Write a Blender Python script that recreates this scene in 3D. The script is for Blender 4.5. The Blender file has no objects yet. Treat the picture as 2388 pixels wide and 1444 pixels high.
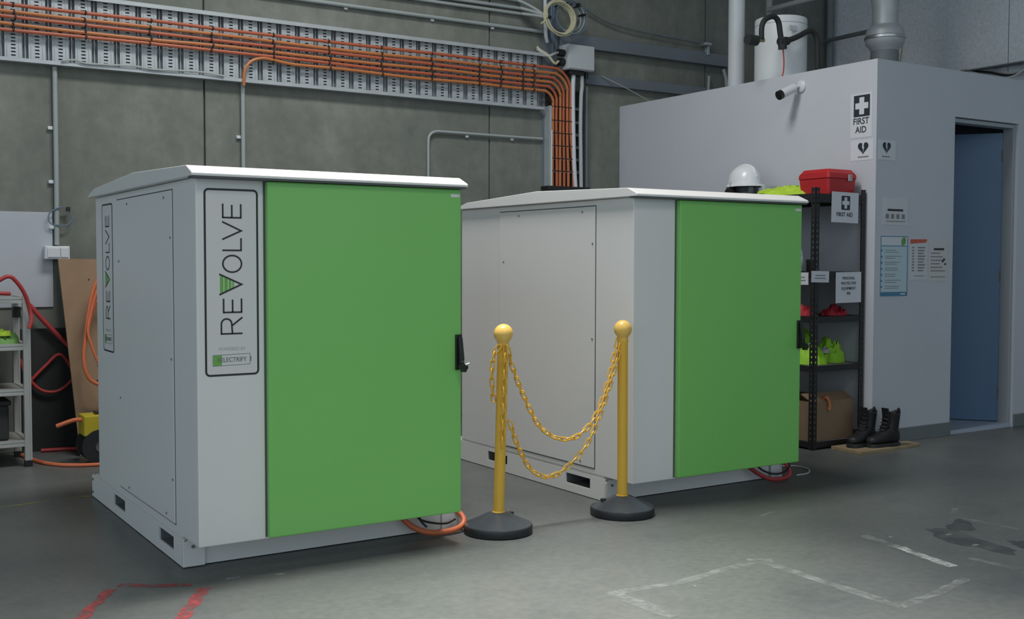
import bpy, bmesh, math, random
from mathutils import Vector, Matrix, noise
random.seed(7)
S = bpy.context.scene
COL = S.collection
PI = math.pi

# ------------------------------------------------------------------ camera
F, YAW, PIT, ROL, CAMH = 2584.17, .571961, .0429252, -.0018526, 1.3
fw = Vector((math.sin(YAW)*math.cos(PIT), math.cos(YAW)*math.cos(PIT), -math.sin(PIT)))
rt0 = Vector((math.cos(YAW), -math.sin(YAW), 0))
dn0 = fw.cross(rt0)
rt = rt0*math.cos(ROL) + dn0*math.sin(ROL)
dn = -rt0*math.sin(ROL) + dn0*math.cos(ROL)
cd = bpy.data.cameras.new('camera')
cd.sensor_fit = 'HORIZONTAL'; cd.sensor_width = 36.0; cd.lens = F/2388*36
cd.clip_start = .05; cd.clip_end = 200
cam = bpy.data.objects.new('camera', cd); COL.objects.link(cam)
m = Matrix((rt, -dn, -fw)).transposed().to_4x4(); m.translation = Vector((0, 0, CAMH))
cam.matrix_world = m
S.camera = cam

# ------------------------------------------------------------------ light and exposure
S.view_settings.view_transform = 'Standard'; S.view_settings.look = 'None'
S.view_settings.gamma = 1.0; S.view_settings.use_curve_mapping = False
S.view_settings.exposure = 0.0
W = bpy.data.worlds.new('daylight'); S.world = W; W.use_nodes = True
W.node_tree.nodes['Background'].inputs[0].default_value = (.75, .90, 1.0, 1)
W.node_tree.nodes['Background'].inputs[1].default_value = .92

def lamp(name, kind, loc, target, energy, color, **kw):
    d = bpy.data.lights.new(name, kind); d.energy = energy; d.color = color
    for k, v in kw.items(): setattr(d, k, v)
    o = bpy.data.objects.new(name, d); COL.objects.link(o); o.location = loc
    o.rotation_euler = (Vector(target)-Vector(loc)).to_track_quat('-Z', 'Y').to_euler()
    return o
# daylight: the open bay side of the hall (world), a long translucent roof bay, one bright roof sheet over the aisle
lamp('roof_skylight', 'AREA', (2.6, 5.0, 5.8), (2.9, 5.0, 0), 160, (1.0, .98, .95), shape='RECTANGLE', size=1.0, size_y=2.4, spread=math.radians(145))
lamp('aisle_skylight', 'SPOT', (2.55, 4.40, 7.0), (2.12, 2.75, 0), 3900, (1.0, .965, .90),
     spot_size=math.radians(38), spot_blend=1.0, shadow_soft_size=.45)

lamp('front_fill', 'AREA', (1.7, -1.2, 6.4), (2.0, 4.4, .9), 20, (1.0, .96, .89), shape='RECTANGLE', size=1.6, size_y=1.6, spread=math.radians(95))  # added fill lamp, no roof opening behind it; lifts the cabinet fronts

# ------------------------------------------------------------------ materials
MATS = {}
def mat(name, col, rough=.5, metal=0., amt=.0, scale=6., bump=0., bscale=60., spec=.5, stretch=(1, 1, 1), col2=None):
    m = bpy.data.materials.new(name); m.use_nodes = True; MATS[name] = m
    nt = m.node_tree; b = nt.nodes['Principled BSDF']
    b.inputs['Roughness'].default_value = rough; b.inputs['Metallic'].default_value = metal
    b.inputs['Specular IOR Level'].default_value = spec
    b.inputs['Base Color'].default_value = (*col, 1)
    if amt or bump:
        tc = nt.nodes.new('ShaderNodeTexCoord'); mp = nt.nodes.new('ShaderNodeMapping')
        mp.inputs['Scale'].default_value = stretch
        nt.links.new(tc.outputs['Object'], mp.inputs[0])
    if amt:
        n = nt.nodes.new('ShaderNodeTexNoise'); n.inputs['Scale'].default_value = scale
        n.inputs['Detail'].default_value = 6; n.inputs['Roughness'].default_value = .6
        nt.links.new(mp.outputs[0], n.inputs[0])
        r = nt.nodes.new('ShaderNodeValToRGB')
        c2 = col2 if col2 else tuple(c*(1-amt) for c in col)
        r.color_ramp.elements[0].position = .32; r.color_ramp.elements[0].color = (*c2, 1)
        r.color_ramp.elements[1].position = .68; r.color_ramp.elements[1].color = (*col, 1)
        nt.links.new(n.outputs[0], r.inputs[0]); nt.links.new(r.outputs[0], b.inputs['Base Color'])
    if bump:
        n2 = nt.nodes.new('ShaderNodeTexNoise'); n2.inputs['Scale'].default_value = bscale
        n2.inputs['Detail'].default_value = 4
        nt.links.new(mp.outputs[0], n2.inputs[0])
        bp = nt.nodes.new('ShaderNodeBump'); bp.inputs['Strength'].default_value = bump; bp.inputs['Distance'].default_value = .01
        nt.links.new(n2.outputs[0], bp.inputs['Height']); nt.links.new(bp.outputs[0], b.inputs['Normal'])
    return m

def concrete(name, c_a, c_b, c_stain, rough, streak=(1, 1, 1), sc=(.7, 5., 40.), stain=(.56, .70), bump=.15):
    m = bpy.data.materials.new(name); m.use_nodes = True; MATS[name] = m
    nt = m.node_tree; b = nt.nodes['Principled BSDF']; N = nt.nodes.new; K = nt.links.new
    tc = N('ShaderNodeTexCoord'); mp = N('ShaderNodeMapping'); mp.inputs['Scale'].default_value = streak
    K(tc.outputs['Object'], mp.inputs[0])
    def nz(s, d, vec):
        n = N('ShaderNodeTexNoise'); n.inputs['Scale'].default_value = s; n.inputs['Detail'].default_value = d
        n.inputs['Roughness'].default_value = .65; K(vec, n.inputs[0]); return n.outputs[0]
    big = nz(sc[0], 5, tc.outputs['Object']); mid = nz(sc[1], 6, mp.outputs[0]); fine = nz(sc[2], 4, tc.outputs['Object'])
    r = N('ShaderNodeValToRGB'); r.color_ramp.elements[0].position = .3; r.color_ramp.elements[0].color = (*c_a, 1)
    r.color_ramp.elements[1].position = .7; r.color_ramp.elements[1].color = (*c_b, 1); K(mid, r.inputs[0])
    rs = N('ShaderNodeValToRGB'); rs.color_ramp.elements[0].position = stain[0]; rs.color_ramp.elements[0].color = (0, 0, 0, 1)
    rs.color_ramp.elements[1].position = stain[1]; rs.color_ramp.elements[1].color = (1, 1, 1, 1); K(big, rs.inputs[0])
    mx = N('ShaderNodeMix'); mx.data_type = 'RGBA'; K(rs.outputs[0], mx.inputs[0]); K(r.outputs[0], mx.inputs[6]); mx.inputs[7].default_value = (*c_stain, 1)
    rf = N('ShaderNodeValToRGB'); rf.color_ramp.elements[0].position = .25; rf.color_ramp.elements[0].color = (.82, .82, .82, 1)
    rf.color_ramp.elements[1].position = .75; rf.color_ramp.elements[1].color = (1.1, 1.1, 1.1, 1); K(fine, rf.inputs[0])
    mu = N('ShaderNodeMix'); mu.data_type = 'RGBA'; mu.blend_type = 'MULTIPLY'; mu.inputs[0].default_value = 1
    K(mx.outputs[2], mu.inputs[6]); K(rf.outputs[0], mu.inputs[7]); K(mu.outputs[2], b.inputs['Base Color'])
    b.inputs['Roughness'].default_value = rough; b.inputs['Specular IOR Level'].default_value = .4
    bp = N('ShaderNodeBump'); bp.inputs['Strength'].default_value = bump; bp.inputs['Distance'].default_value = .006
    K(fine, bp.inputs['Height']); K(bp.outputs[0], b.inputs['Normal'])
    return m

def worn(name, col, lo, hi, scale=14, rough=.6):
    """paint or chalk worn off in patches: the floor shows through"""
    m = mat(name, col, rough); nt = m.node_tree; N = nt.nodes.new; K = nt.links.new
    tc = N('ShaderNodeTexCoord'); n = N('ShaderNodeTexNoise'); n.inputs['Scale'].default_value = scale; n.inputs['Detail'].default_value = 7
    n.inputs['Roughness'].default_value = .7
    K(tc.outputs['Object'], n.inputs[0])
    r = N('ShaderNodeMapRange'); r.inputs[1].default_value = lo; r.inputs[2].default_value = hi; K(n.outputs[0], r.inputs[0])
    K(r.outputs[0], nt.nodes['Principled BSDF'].inputs['Alpha'])
    return m

concrete('floor', (.098, .108, .105), (.140, .150, .145), (.076, .087, .088), .42, sc=(.55, 2.2, 26.), stain=(.50, .66), bump=.10)
concrete('wallc', (.148, .160, .138), (.232, .240, .214), (.150, .165, .148), .85, streak=(2.6, 2.6, .55), sc=(.9, 1.1, 9.), stain=(.46, .66), bump=.12)
concrete('wallr', (.64, .68, .72), (.72, .76, .80), (.60, .64, .68), .8, sc=(.6, 1.5, 30.), bump=.15)
mat('joint', (.10, .11, .10), .9)
mat('office', (.52, .545, .595), .6, amt=.05, scale=1.5, bump=.04, bscale=90)
mat('skirt', (.16, .18, .185), .6, amt=.1)
mat('roofsheet', (.30, .31, .31), .6)
mat('white', (.78, .78, .765), .38, amt=.025, scale=1.2)
mat('seam', (.10, .11, .115), .7)
mat('green', (.22, .60, .145), .33, amt=.03, scale=1.0)
mat('darkmatte', (.026, .028, .028), .75, amt=.4, scale=3)
mat('black', (.012, .012, .013), .4)
mat('blackrubber', (.022, .024, .027), .5, amt=.3, scale=12)
mat('basecone', (.050, .060, .070), .26, amt=.2, scale=8)
mat('ink', (.022, .026, .030), .5)
mat('greyink', (.20, .21, .21), .6)
mat('paleink', (.46, .46, .45), .6)
mat('signgreen', (.16, .45, .08), .5)
mat('signwhite', (.72, .72, .71), .4)
mat('steel', (.55, .56, .57), .35, 1., amt=.1, scale=20)
mat('chrome', (.75, .75, .76), .18, 1.)
mat('yellow', (.84, .50, .060), .35, amt=.06, scale=4)
mat('yellowball', (.88, .57, .14), .3)
mat('galv', (.46, .50, .52), .5, .35, amt=.12, scale=9)
mat('galvdark', (.19, .215, .225), .6, .2, amt=.15, scale=6)
mat('beam', (.175, .205, .235), .6, .1, amt=.12, scale=4)
mat('orange', (.46, .115, .055), .45, amt=.12, scale=9)
mat('orange2', (.50, .175, .055), .45, amt=.10, scale=9)
mat('orangecord', (.62, .16, .065), .45)
mat('redcord', (.42, .045, .045), .5)
mat('tie', (.02, .018, .018), .6)
mat('conduit', (.33, .365, .365), .5, amt=.06)
mat('greyconduit', (.42, .45, .46), .5)
mat('pvc', (.60, .63, .66), .4)
mat('cream', (.50, .48, .33), .55)
mat('bluecable', (.13, .19, .25), .5)
mat('palecable', (.40, .43, .42), .5)
mat('box', (.46, .49, .51), .45)
mat('board', (.44, .465, .515), .55, amt=.05, scale=3)
mat('mdf', (.29, .19, .115), .8, amt=.14, scale=5, bump=.05)
mat('alu', (.52, .53, .51), .38, .45, amt=.05)
mat('alushadow', (.27, .28, .27), .4, .45)
mat('shelfboard', (.36, .36, .33), .6, amt=.1)
mat('yellowpaint', (.52, .42, .03), .4, amt=.15)
mat('lime', (.44, .66, .04), .7, amt=.2, scale=14)
mat('limegreen', (.30, .62, .03), .7, amt=.2, scale=14)
mat('silvertape', (.36, .35, .37), .4)
mat('redplastic', (.46, .022, .026), .38, amt=.06)
mat('redcloth', (.42, .015, .03), .7, amt=.25, scale=20)
mat('paper', (.60, .625, .67), .7)
mat('paperdim', (.56, .575, .615), .7)
mat('papercream', (.55, .55, .54), .7)
mat('posterblue', (.055, .20, .32), .5)
mat('posterpale', (.45, .57, .62), .6)
mat('postergreen', (.14, .30, .08), .6)
mat('posterred', (.50, .10, .06), .6)
mat('signdark', (.018, .030, .042), .5)
mat('blackpaint', (.014, .014, .015), .5)
mat('hat', (.68, .71, .74), .28)
mat('visor', (.10, .11, .115), .15)
mat('card', (.24, .165, .10), .85, amt=.1, scale=4)
mat('leather', (.012, .012, .014), .55, amt=.3, scale=30)
mat('wood', (.36, .275, .16), .7, amt=.35, scale=7, stretch=(1, 8, 8))
mat('doorblue', (.085, .165, .29), .4, amt=.05)
mat('frame', (.33, .36, .39), .5)
mat('vinyl', (.40, .46, .55), .35)
mat('tank', (.66, .69, .70), .4)
mat('insul', (.018, .022, .022), .7)
mat('purple', (.16, .06, .22), .4)
mat('bottle', (.45, .48, .56), .3)
mat('brass', (.40, .33, .18), .4, .8)
mat('scuff', (.06, .07, .065), .8)
worn('redline', (.34, .055, .06), .36, .62, 22)
worn('chalk', (.30, .32, .32), .40, .85, 12)
worn('chalkstrong', (.46, .48, .48), .36, .66, 16)
worn('yellowline', (.30, .30, .12), .36, .62, 14)
worn('oil', (.055, .070, .080), .30, .75, 5)

# ------------------------------------------------------------------ mesh helpers
class G:
    def __init__(s): s.v = []; s.f = []
    def add(s, vs, fs):
        k = len(s.v); s.v += [tuple(p) for p in vs]; s.f += [tuple(i+k for i in f) for f in fs]; return s
    def box(s, x0, x1, y0, y1, z0, z1):
        return s.add([(x, y, z) for z in (z0, z1) for y in (y0, y1) for x in (x0, x1)],
                     [(0, 2, 3, 1), (4, 5, 7, 6), (0, 1, 5, 4), (2, 6, 7, 3), (0, 4, 6, 2), (1, 3, 7, 5)])
    def prism(s, pts, ax, a0, a1):
        n = len(pts)
        def P(p, a):
            return {'x': (a, p[0], p[1]), 'y': (p[0], a, p[1]), 'z': (p[0], p[1], a)}[ax]
        vs = [P(p, a0) for p in pts] + [P(p, a1) for p in pts]
        fs = [tuple(range(n))[::-1], tuple(range(n, 2*n))] + [(i, (i+1) % n, n+(i+1) % n, n+i) for i in range(n)]
        return s.add(vs, fs)
    def cyl(s, p0, p1, r, n=16, r2=None, caps=True):
        p0 = Vector(p0); p1 = Vector(p1); d = (p1-p0).normalized()
        u = d.orthogonal().normalized(); w = d.cross(u); r2 = r if r2 is None else r2
        vs = [p0+(u*math.cos(2*PI*i/n)+w*math.sin(2*PI*i/n))*r for i in range(n)]
        vs += [p1+(u*math.cos(2*PI*i/n)+w*math.sin(2*PI*i/n))*r2 for i in range(n)]
        fs = [(i, (i+1) % n, n+(i+1) % n, n+i) for i in range(n)]
        if caps: fs += [tuple(range(n))[::-1], tuple(range(n, 2*n))]
        return s.add(vs, fs)
    def tube(s, pts, r, n=8, sub=6, closed=False):
        P = smooth(pts, sub, closed); m_ = len(P); vs = []; u = None
        for i, p in enumerate(P):
            a = P[i-1] if (i > 0 or closed) else P[i]; b = P[(i+1) % m_] if (i < m_-1 or closed) else P[i]
            t = (b-a).normalized()
            if u is None: u = t.orthogonal().normalized()
            u = (u-t*u.dot(t)).normalized(); w = t.cross(u)
            vs += [p+(u*math.cos(2*PI*k/n)+w*math.sin(2*PI*k/n))*r for k in range(n)]
        fs = []
        for i in range(m_ if closed else m_-1):
            j = (i+1) % m_
            fs += [(i*n+k, i*n+(k+1) % n, j*n+(k+1) % n, j*n+k) for k in range(n)]
        if not closed: fs += [tuple(range(n))[::-1], tuple(range((m_-1)*n, m_*n))]
        return s.add(vs, fs)
    def lathe(s, prof, n=32, c=(0, 0, 0), sx=1, sy=1):
        vs = []
        for r, z in prof:
            vs += [(c[0]+sx*r*math.cos(2*PI*k/n), c[1]+sy*r*math.sin(2*PI*k/n), c[2]+z) for k in range(n)]
        m_ = len(prof)
        fs = [(i*n+k, i*n+(k+1) % n, (i+1)*n+(k+1) % n, (i+1)*n+k) for i in range(m_-1) for k in range(n)]
        fs += [tuple(range(n))[::-1], tuple(range((m_-1)*n, m_*n))]
        return s.add(vs, fs)
    def loft(s, secs, cap=True):
        n = len(secs[0]); vs = [p for q in secs for p in q]; m_ = len(secs)
        fs = [(i*n+k, i*n+(k+1) % n, (i+1)*n+(k+1) % n, (i+1)*n+k) for i in range(m_-1) for k in range(n)]
        if cap: fs += [tuple(range(n))[::-1], tuple(range((m_-1)*n, m_*n))]
        return s.add(vs, fs)
    def ribbon(s, pts, w, y0, y1, closed=False):
        """flat stroke of width w in the x-z plane, thickness y0..y1"""
        n = len(pts); L = []; R_ = []
        for i in range(n):
            p = Vector(pts[i]); a = Vector(pts[i-1]) if (i > 0 or closed) else None; b = Vector(pts[(i+1) % n]) if (i < n-1 or closed) else None
            d1 = (p-a).normalized() if a is not None else (b-p).normalized(); d2 = (b-p).normalized() if b is not None else d1
            n1 = Vector((-d1.y, d1.x)); n2 = Vector((-d2.y, d2.x)); nn = (n1+n2)
            nn = nn.normalized() if nn.length > 1e-6 else n1
            k = 1/max(.35, nn.dot(n1)); L.append(p+nn*w/2*k); R_.append(p-nn*w/2*k)
        for i in range(n if closed else n-1):
            j = (i+1) % n
            q = [L[i], R_[i], R_[j], L[j]]
            s.add([(t.x, y0, t.y) for t in q]+[(t.x, y1, t.y) for t in q],
                  [(0, 1, 2, 3), (7, 6, 5, 4), (0, 4, 5, 1), (1, 5, 6, 2), (2, 6, 7, 3), (3, 7, 4, 0)])
        return s
    def move(s, d=(0, 0, 0), rz=0, k=0):
        c, q = math.cos(rz), math.sin(rz)
        s.v[k:] = [(x*c-y*q+d[0], x*q+y*c+d[1], z+d[2]) for x, y, z in s.v[k:]]; return s

def smooth(pts, sub=6, closed=False):
    P = [Vector(p) for p in pts]; n = len(P)
    if sub <= 1 or n < 3: return P
    out = []
    for i in range(n if closed else n-1):
        a = P[i-1] if (i > 0 or closed) else P[0]*2-P[1]; b = P[i]; c = P[(i+1) % n]
        d = P[(i+2) % n] if (i+2 < n or closed) else P[-1]*2-P[-2]
        for k in range(sub):
            t = k/sub
            out.append(.5*((2*b)+(c-a)*t+(2*a-5*b+4*c-d)*t*t+(3*b-a-3*c+d)*t**3))
    if not closed: out.append(P[-1])
    return out

def mesh_of(g, name, material, smooth_=False, bevel=0, seg=2):
    me = bpy.data.meshes.new(name); me.from_pydata([tuple(v) for v in g.v], [], g.f)
    bm = bmesh.new(); bm.from_mesh(me)
    bmesh.ops.recalc_face_normals(bm, faces=bm.faces)
    if bevel:
        es = [e for e in bm.edges if len(e.link_faces) == 2 and e.calc_face_angle(0) > .5]
        bmesh.ops.bevel(bm, geom=es, offset=bevel, segments=seg, affect='EDGES', profile=.5, clamp_overlap=True)
    if smooth_:
        for f in bm.faces: f.smooth = True
        for e in bm.edges:
            if len(e.link_faces) == 2 and e.calc_face_angle(0) > .7: e.smooth = False
    bm.to_mesh(me); bm.free()
    me.materials.append(MATS[material]); return me

def link(name, me, parent=None, loc=(0, 0, 0), rot=None):
    o = bpy.data.objects.new(name, me); COL.objects.link(o)
    o.location = loc
    if rot: o.rotation_euler = rot
    if parent: o.parent = parent
    return o

def tag(o, label, cat, group=None, kind=None):
    if label: o['label'] = label
    if cat: o['category'] = cat
    if group: o['group'] = group
    if kind: o['kind'] = kind
    return o

def thing(name, label, cat, loc, rz=0, group=None):
    o = bpy.data.objects.new(name, None); COL.objects.link(o); o.location = loc; o.rotation_euler = (0, 0, rz)
    o.empty_display_size = .1
    return tag(o, label, cat, group)

def part(name, g, material, parent, smooth_=False, bevel=0, seg=2, label=None, world=False, loc=(0, 0, 0), rot=None):
    if world:
        q = parent; d = Vector((0, 0, 0))
        while q: d += q.location; q = q.parent
        g.v = [(x-d.x, y-d.y, z-d.z) for x, y, z in g.v]
    o = link(name, mesh_of(g, name, material, smooth_, bevel, seg), parent, loc, rot)
    if label: o['label'] = label
    return o

def solo(name, g, material, label, cat, group=None, smooth_=False, bevel=0, seg=2):
    """a thing that is one mesh, its origin at the middle of its base"""
    xs, ys, zs = zip(*g.v); c = ((min(xs)+max(xs))/2, (min(ys)+max(ys))/2, min(zs))
    g.v = [(x-c[0], y-c[1], z-c[2]) for x, y, z in g.v]
    return tag(link(name, mesh_of(g, name, material, smooth_, bevel, seg), None, c), label, cat, group)

def struct(name, g, material, bevel=0, label=None):
    o = link(name, mesh_of(g, name, material, False, bevel)); o['kind'] = 'structure'
    if label: o['label'] = label
    return o

def text(s, size, material, parent, loc, rot, name='lettering', align='CENTER', bold=0., xs=1.):
    c = bpy.data.curves.new('t', 'FONT'); c.body = s; c.size = size; c.align_x = align; c.align_y = 'CENTER'
    c.extrude = .0005; c.offset = bold; c.resolution_u = 3; c.space_line = .95
    o = bpy.data.objects.new('t', c); COL.objects.link(o); bpy.context.view_layer.update()
    me = bpy.data.meshes.new_from_object(o.evaluated_get(bpy.context.evaluated_depsgraph_get()))
    bpy.data.objects.remove(o); bpy.data.curves.remove(c)
    if xs != 1.:
        for v in me.vertices: v.co.x *= xs
    me.name = name; me.materials.clear(); me.materials.append(MATS[material])
    return link(name, me, parent, loc, rot)

def rrect(x0, x1, z0, z1, r, n=5):
    pts = []
    for cx, cz, a0 in ((x1-r, z1-r, 0), (x0+r, z1-r, 90), (x0+r, z0+r, 180), (x1-r, z0+r, 270)):
        for k in range(n+1):
            a = math.radians(a0+90*k/n); pts.append((cx+r*math.cos(a), cz+r*math.sin(a)))
    return pts

def copy_tree(o, parent=None):
    c = o.copy(); COL.objects.link(c)
    if parent: c.parent = parent
    for ch in list(o.children): copy_tree(ch, c)
    return c

# ------------------------------------------------------------------ the building
WY, WX = 8.10, 9.2
struct('floor', G().box(-7, WX+.2, -9, WY+.2, -.2, 0), 'floor')
struct('ceiling', G().box(-7, WX+.2, -9, WY+.2, 7.2, 7.3), 'roofsheet')
wb = struct('wall_back', G().box(-7, WX+.25, WY+.03, WY+.25, 0, 7.2), 'joint')
xj = [-7, -4.835, -2.38, .075, 2.53, 4.985, 7.44, WX]
for a, b in zip(xj, xj[1:]):
    part('concrete_panel', G().box(a+.006, b-.006, WY, WY+.029, 0, 7.2), 'wallc', wb, bevel=.005, seg=1)
wr = struct('wall_right', G().box(WX+.02, WX+.25, -9, WY+.03, 0, 7.2), 'joint')
yj = [-9, -4.2, -1.2, 1.8, 4.8, 6.05, WY]
for a, b in zip(yj, yj[1:]):
    part('wall_panel', G().box(WX, WX+.019, a+.004, b-.004, 0, 7.2), 'wallr', wr, bevel=.003, seg=1)

# the office built into the corner
OX, OY, OH = 6.39, 5.20, 2.73
struct('wall_office_left', G().box(OX, OX+.1, OY, WY, 0, OH), 'office')
D0, D1, DH = 7.27, 8.07, 2.388
of = struct('wall_office_front', G().box(OX+.1, D0, OY, OY+.12, 0, OH).box(D1, WX, OY, OY+.12, 0, OH).box(D0, D1, OY, OY+.12, DH, OH), 'office')
struct('ceiling_office', G().box(OX+.1, WX, OY+.12, WY, OH-.12, OH-.02), 'office')
struct('floor_office', G().box(D0, D1, OY+.015, OY+.13, 0, .03).box(OX+.1, WX, OY+.13, WY, 0, .03), 'vinyl')
struct('wall_office_inner', G().box(OX+.3, WX-.1, 7.2, 7.3, .03, OH-.12), 'office')
struct('baseboard_office_front', G().box(OX-.004, D0, OY-.012, OY, 0, .102).box(D1, WX, OY-.012, OY, 0, .102), 'skirt', bevel=.003)
struct('baseboard_office_left', G().box(OX-.012, OX, OY, WY, 0, .10), 'skirt', bevel=.003)
dr = thing('door_1', None, None, (D1-.025, OY+.115, 0)); dr['kind'] = 'structure'
part('door_frame', G().box(-.005, .024, -.09, .0, .0, DH-.005).box(-.77, -.745, -.09, .0, .0, DH-.005).box(-.745, -.005, -.09, .0, DH-.035, DH-.005), 'frame', dr, bevel=.003)
lf = part('door_leaf', G().box(-.742, 0, 0, .04, .035, DH-.06), 'doorblue', dr, bevel=.002, rot=(0, 0, -math.radians(52)))
for z in (.22, 1.15, 2.1):
    part('hinge', G().cyl((.0, -.006, z), (.0, -.006, z+.09), .006, 10).box(-.018, 0, -.002, .0, z, z+.09), 'galvdark', lf)
part('door_handle', G().cyl((-.68, 0, 1.03), (-.68, -.05, 1.03), .011, 12).cyl((-.68, -.05, 1.03), (-.57, -.05, 1.03), .010, 12).cyl((-.68, -.008, 1.03), (-.68, 0, 1.03), .027, 20), 'steel', lf, True)

# ------------------------------------------------------------------ marks on the floor
fl = bpy.data.objects['floor']
def stripe(name, pts, w, material, z=.0012):
    g = G(); n = len(pts)
    for i in range(n-1):
        a = Vector(pts[i]); b = Vector(pts[i+1]); d = (b-a).normalized(); q = Vector((-d.y, d.x))*w/2
        k = 8; vs = []; fs = []
        for j in range(k+1):
            p = a+(b-a)*j/k; e1 = 1+random.uniform(-.3, .3); e2 = 1+random.uniform(-.3, .3)
            vs += [(p.x+q.x*e1, p.y+q.y*e1, z), (p.x-q.x*e2, p.y-q.y*e2, z)]
        fs = [(2*j, 2*j+1, 2*j+3, 2*j+2) for j in range(k)]
        g.add(vs, fs)
    o = part(name, g, material, fl); return o
stripe('red_floor_line', [(.87, 4.25), (1.01, 4.51)], .05, 'redline')['label'] = 'worn red floor line'
stripe('red_floor_line', [(1.05, 4.545), (1.30, 4.395)], .045, 'redline')
stripe('red_floor_line', [(1.335, 4.33), (1.215, 4.12), (1.06, 3.85)], .05, 'redline')
stripe('red_floor_line', [(.87, 4.25), (.70, 3.95)], .05, 'redline')
for p, w, mm in (([(2.70, 3.40), (2.97, 3.37), (3.50, 3.44)], .045, 'chalk'), ([(3.45, 3.46), (3.54, 3.40)], .07, 'chalk'),
                 ([(3.50, 3.44), (3.49, 3.20), (3.475, 2.68)], .05, 'chalk'), ([(3.475, 2.68), (3.75, 2.72), (4.02, 2.78)], .04, 'chalk'),
                 ([(4.24, 3.49), (4.20, 3.25)], .05, 'chalk'), ([(4.20, 3.25), (4.13, 2.92)], .055, 'chalkstrong'),
                 ([(2.66, 3.42), (2.68, 3.05)], .07, 'chalk'), ([(4.30, 3.0), (4.33, 2.75)], .04, 'chalk'),
                 ([(4.93, 3.51), (5.13, 3.62)], .03, 'chalk'), ([(4.95, 3.50), (4.98, 3.12)], .035, 'chalk'),
                 ([(4.05, 4.02), (4.25, 4.08)], .025, 'chalk')):
    stripe('chalk_mark', p, w, mm)
stripe('yellow_floor_line', [(.2, 6.28), (.87, 6.334), (1.11, 6.357)], .035, 'yellowline')
stripe('yellow_floor_line', [(1.22, 6.37), (1.36, 6.38)], .035, 'yellowline')
def blot(name, x, y, rx, ry, material, z=.001, rz=0, seed=0):
    n = 28; rn = random.Random(seed)
    ph = [rn.uniform(0, 6.28) for _ in range(4)]
    vs = [(0, 0, z)]
    for k in range(n):
        a = 2*PI*k/n; r = 1+.16*math.sin(3*a+ph[0])+.12*math.sin(5*a+ph[1])+.06*math.sin(9*a+ph[2])
        vs.append((rx*r*math.cos(a), ry*r*math.sin(a), z))
    g = G().add(vs, [(0, k+1, (k+1) % n+1) for k in range(n)]).move((x, y, 0), rz)
    return part(name, g, material, fl)
for i, a in enumerate(((4.58, 3.17, .09, .26, -.2), (4.80, 3.36, .14, .06, .5), (4.75, 2.85, .07, .22, .1))):
    blot('oil_stain', a[0], a[1], a[2], a[3], 'oil', rz=a[4], seed=i)
for i, a in enumerate(((1.475, 4.40, .028, .014), (1.655, 4.35, .018, .009), (4.52, 4.50, .014, .009), (4.60, 3.28, .022, .009), (4.53, 3.09, .022, .010), (4.33, 3.40, .016, .008), (3.0, 3.30, .006, .006))):
    blot('paint_fleck', a[0], a[1], a[2], a[3], 'chalkstrong', z=.0016, seed=20+i)

# ------------------------------------------------------------------ the two cabinets
BW, BD = 1.205, 1.77                      # body width and depth
BZ0, BZ1 = .137, 1.637
def make_sign(parent, loc, rz):
    """rounded outline, upright reading lettering; x-z plane, facing -y"""
    fr = part('sign_frame', G().ribbon(rrect(.036, .254, .836, 1.591, .016), .0082, -.0012, 0, True), 'ink', parent, loc=loc, rot=(0, 0, rz), label='black rounded sign outline')
    part('sign_panel', G().prism(rrect(.038, .252, .838, 1.589, .014), 'y', -.0006, 0), 'signwhite', fr)
    base, w = .188, .0068
    def glyph(strokes, closed=False, material='ink', name='letter'):
        g = G()
        for st in strokes: g.ribbon([(base-v, u) for u, v in st], w, -.0016, -.0004, closed)
        part(name, g, material, fr)
    h, hs = .091, .081
    u = 1.0046; wd = .066
    bowl = [(u, h-.003)] + [(u+.040+.021*math.sin(a), h*.73+(h*.27-.003)*math.cos(a)) for a in [PI*k/10 for k in range(11)]] + [(u, h*.46)]
    glyph([[(u, 0), (u, h)], bowl, [(u+.034, h*.46), (u+wd, 0)]])
    u = 1.092
    glyph([[(u, 0), (u, hs)], [(u, .003), (u+.056, .003)], [(u, hs/2), (u+.052, hs/2)], [(u, hs-.003), (u+.056, hs-.003)]])
    u = 1.164; wv = .084
    glyph([[(u, .095), (u+wv/2, .002), (u+wv, .095)]])
    g = G()
    for v0, v1 in ((.078, .092), (.060, .074), (.045, .056), (.034, .041)):
        q = [(u+wv/2-s*(v-.010)/.095*wv/2, v) for v, s in ((v0, 1), (v0, -1), (v1, -1), (v1, 1))]
        g.prism([(base-v, uu) for uu, v in q], 'y', -.0014, -.0004)
    part('letter_fill', g, 'signgreen', fr, label='green bars inside the letter V')
    u = 1.254
    glyph([[(u+.036+.034*math.cos(2*PI*k/28), hs/2+.039*math.sin(2*PI*k/28)) for k in range(28)]], True)
    u = 1.345
    glyph([[(u, hs), (u, 0)], [(u, .003), (u+.050, .003)]])
    u = 1.389
    glyph([[(u, hs), (u+.036, .002), (u+.072, hs)]])
    u = 1.478
    glyph([[(u, 0), (u, hs)], [(u, .003), (u+.056, .003)], [(u, hs/2), (u+.052, hs/2)], [(u, hs-.003), (u+.056, hs-.003)]])
    up = (PI/2, 0, 0)
    text('POWERED BY', .020, 'paleink', fr, (.144, -.0010, .942), up, xs=.92)
    g = G().ribbon([(.064, .874), (.219, .877), (.219, .921), (.064, .918)], .0022, -.0012, 0, True).box(.221, .225, -.0012, 0, .889, .910)
    part('battery_outline', g, 'greyink', fr)
    part('battery_fill', G().prism([(.066, .876), (.101, .8765), (.101, .9175), (.066, .917)], 'y', -.0012, 0), 'signgreen', fr)
    text('RELECTRIFY', .027, 'greyink', fr, (.143, -.0018, .8975), up, xs=.86)
    return fr

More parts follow.
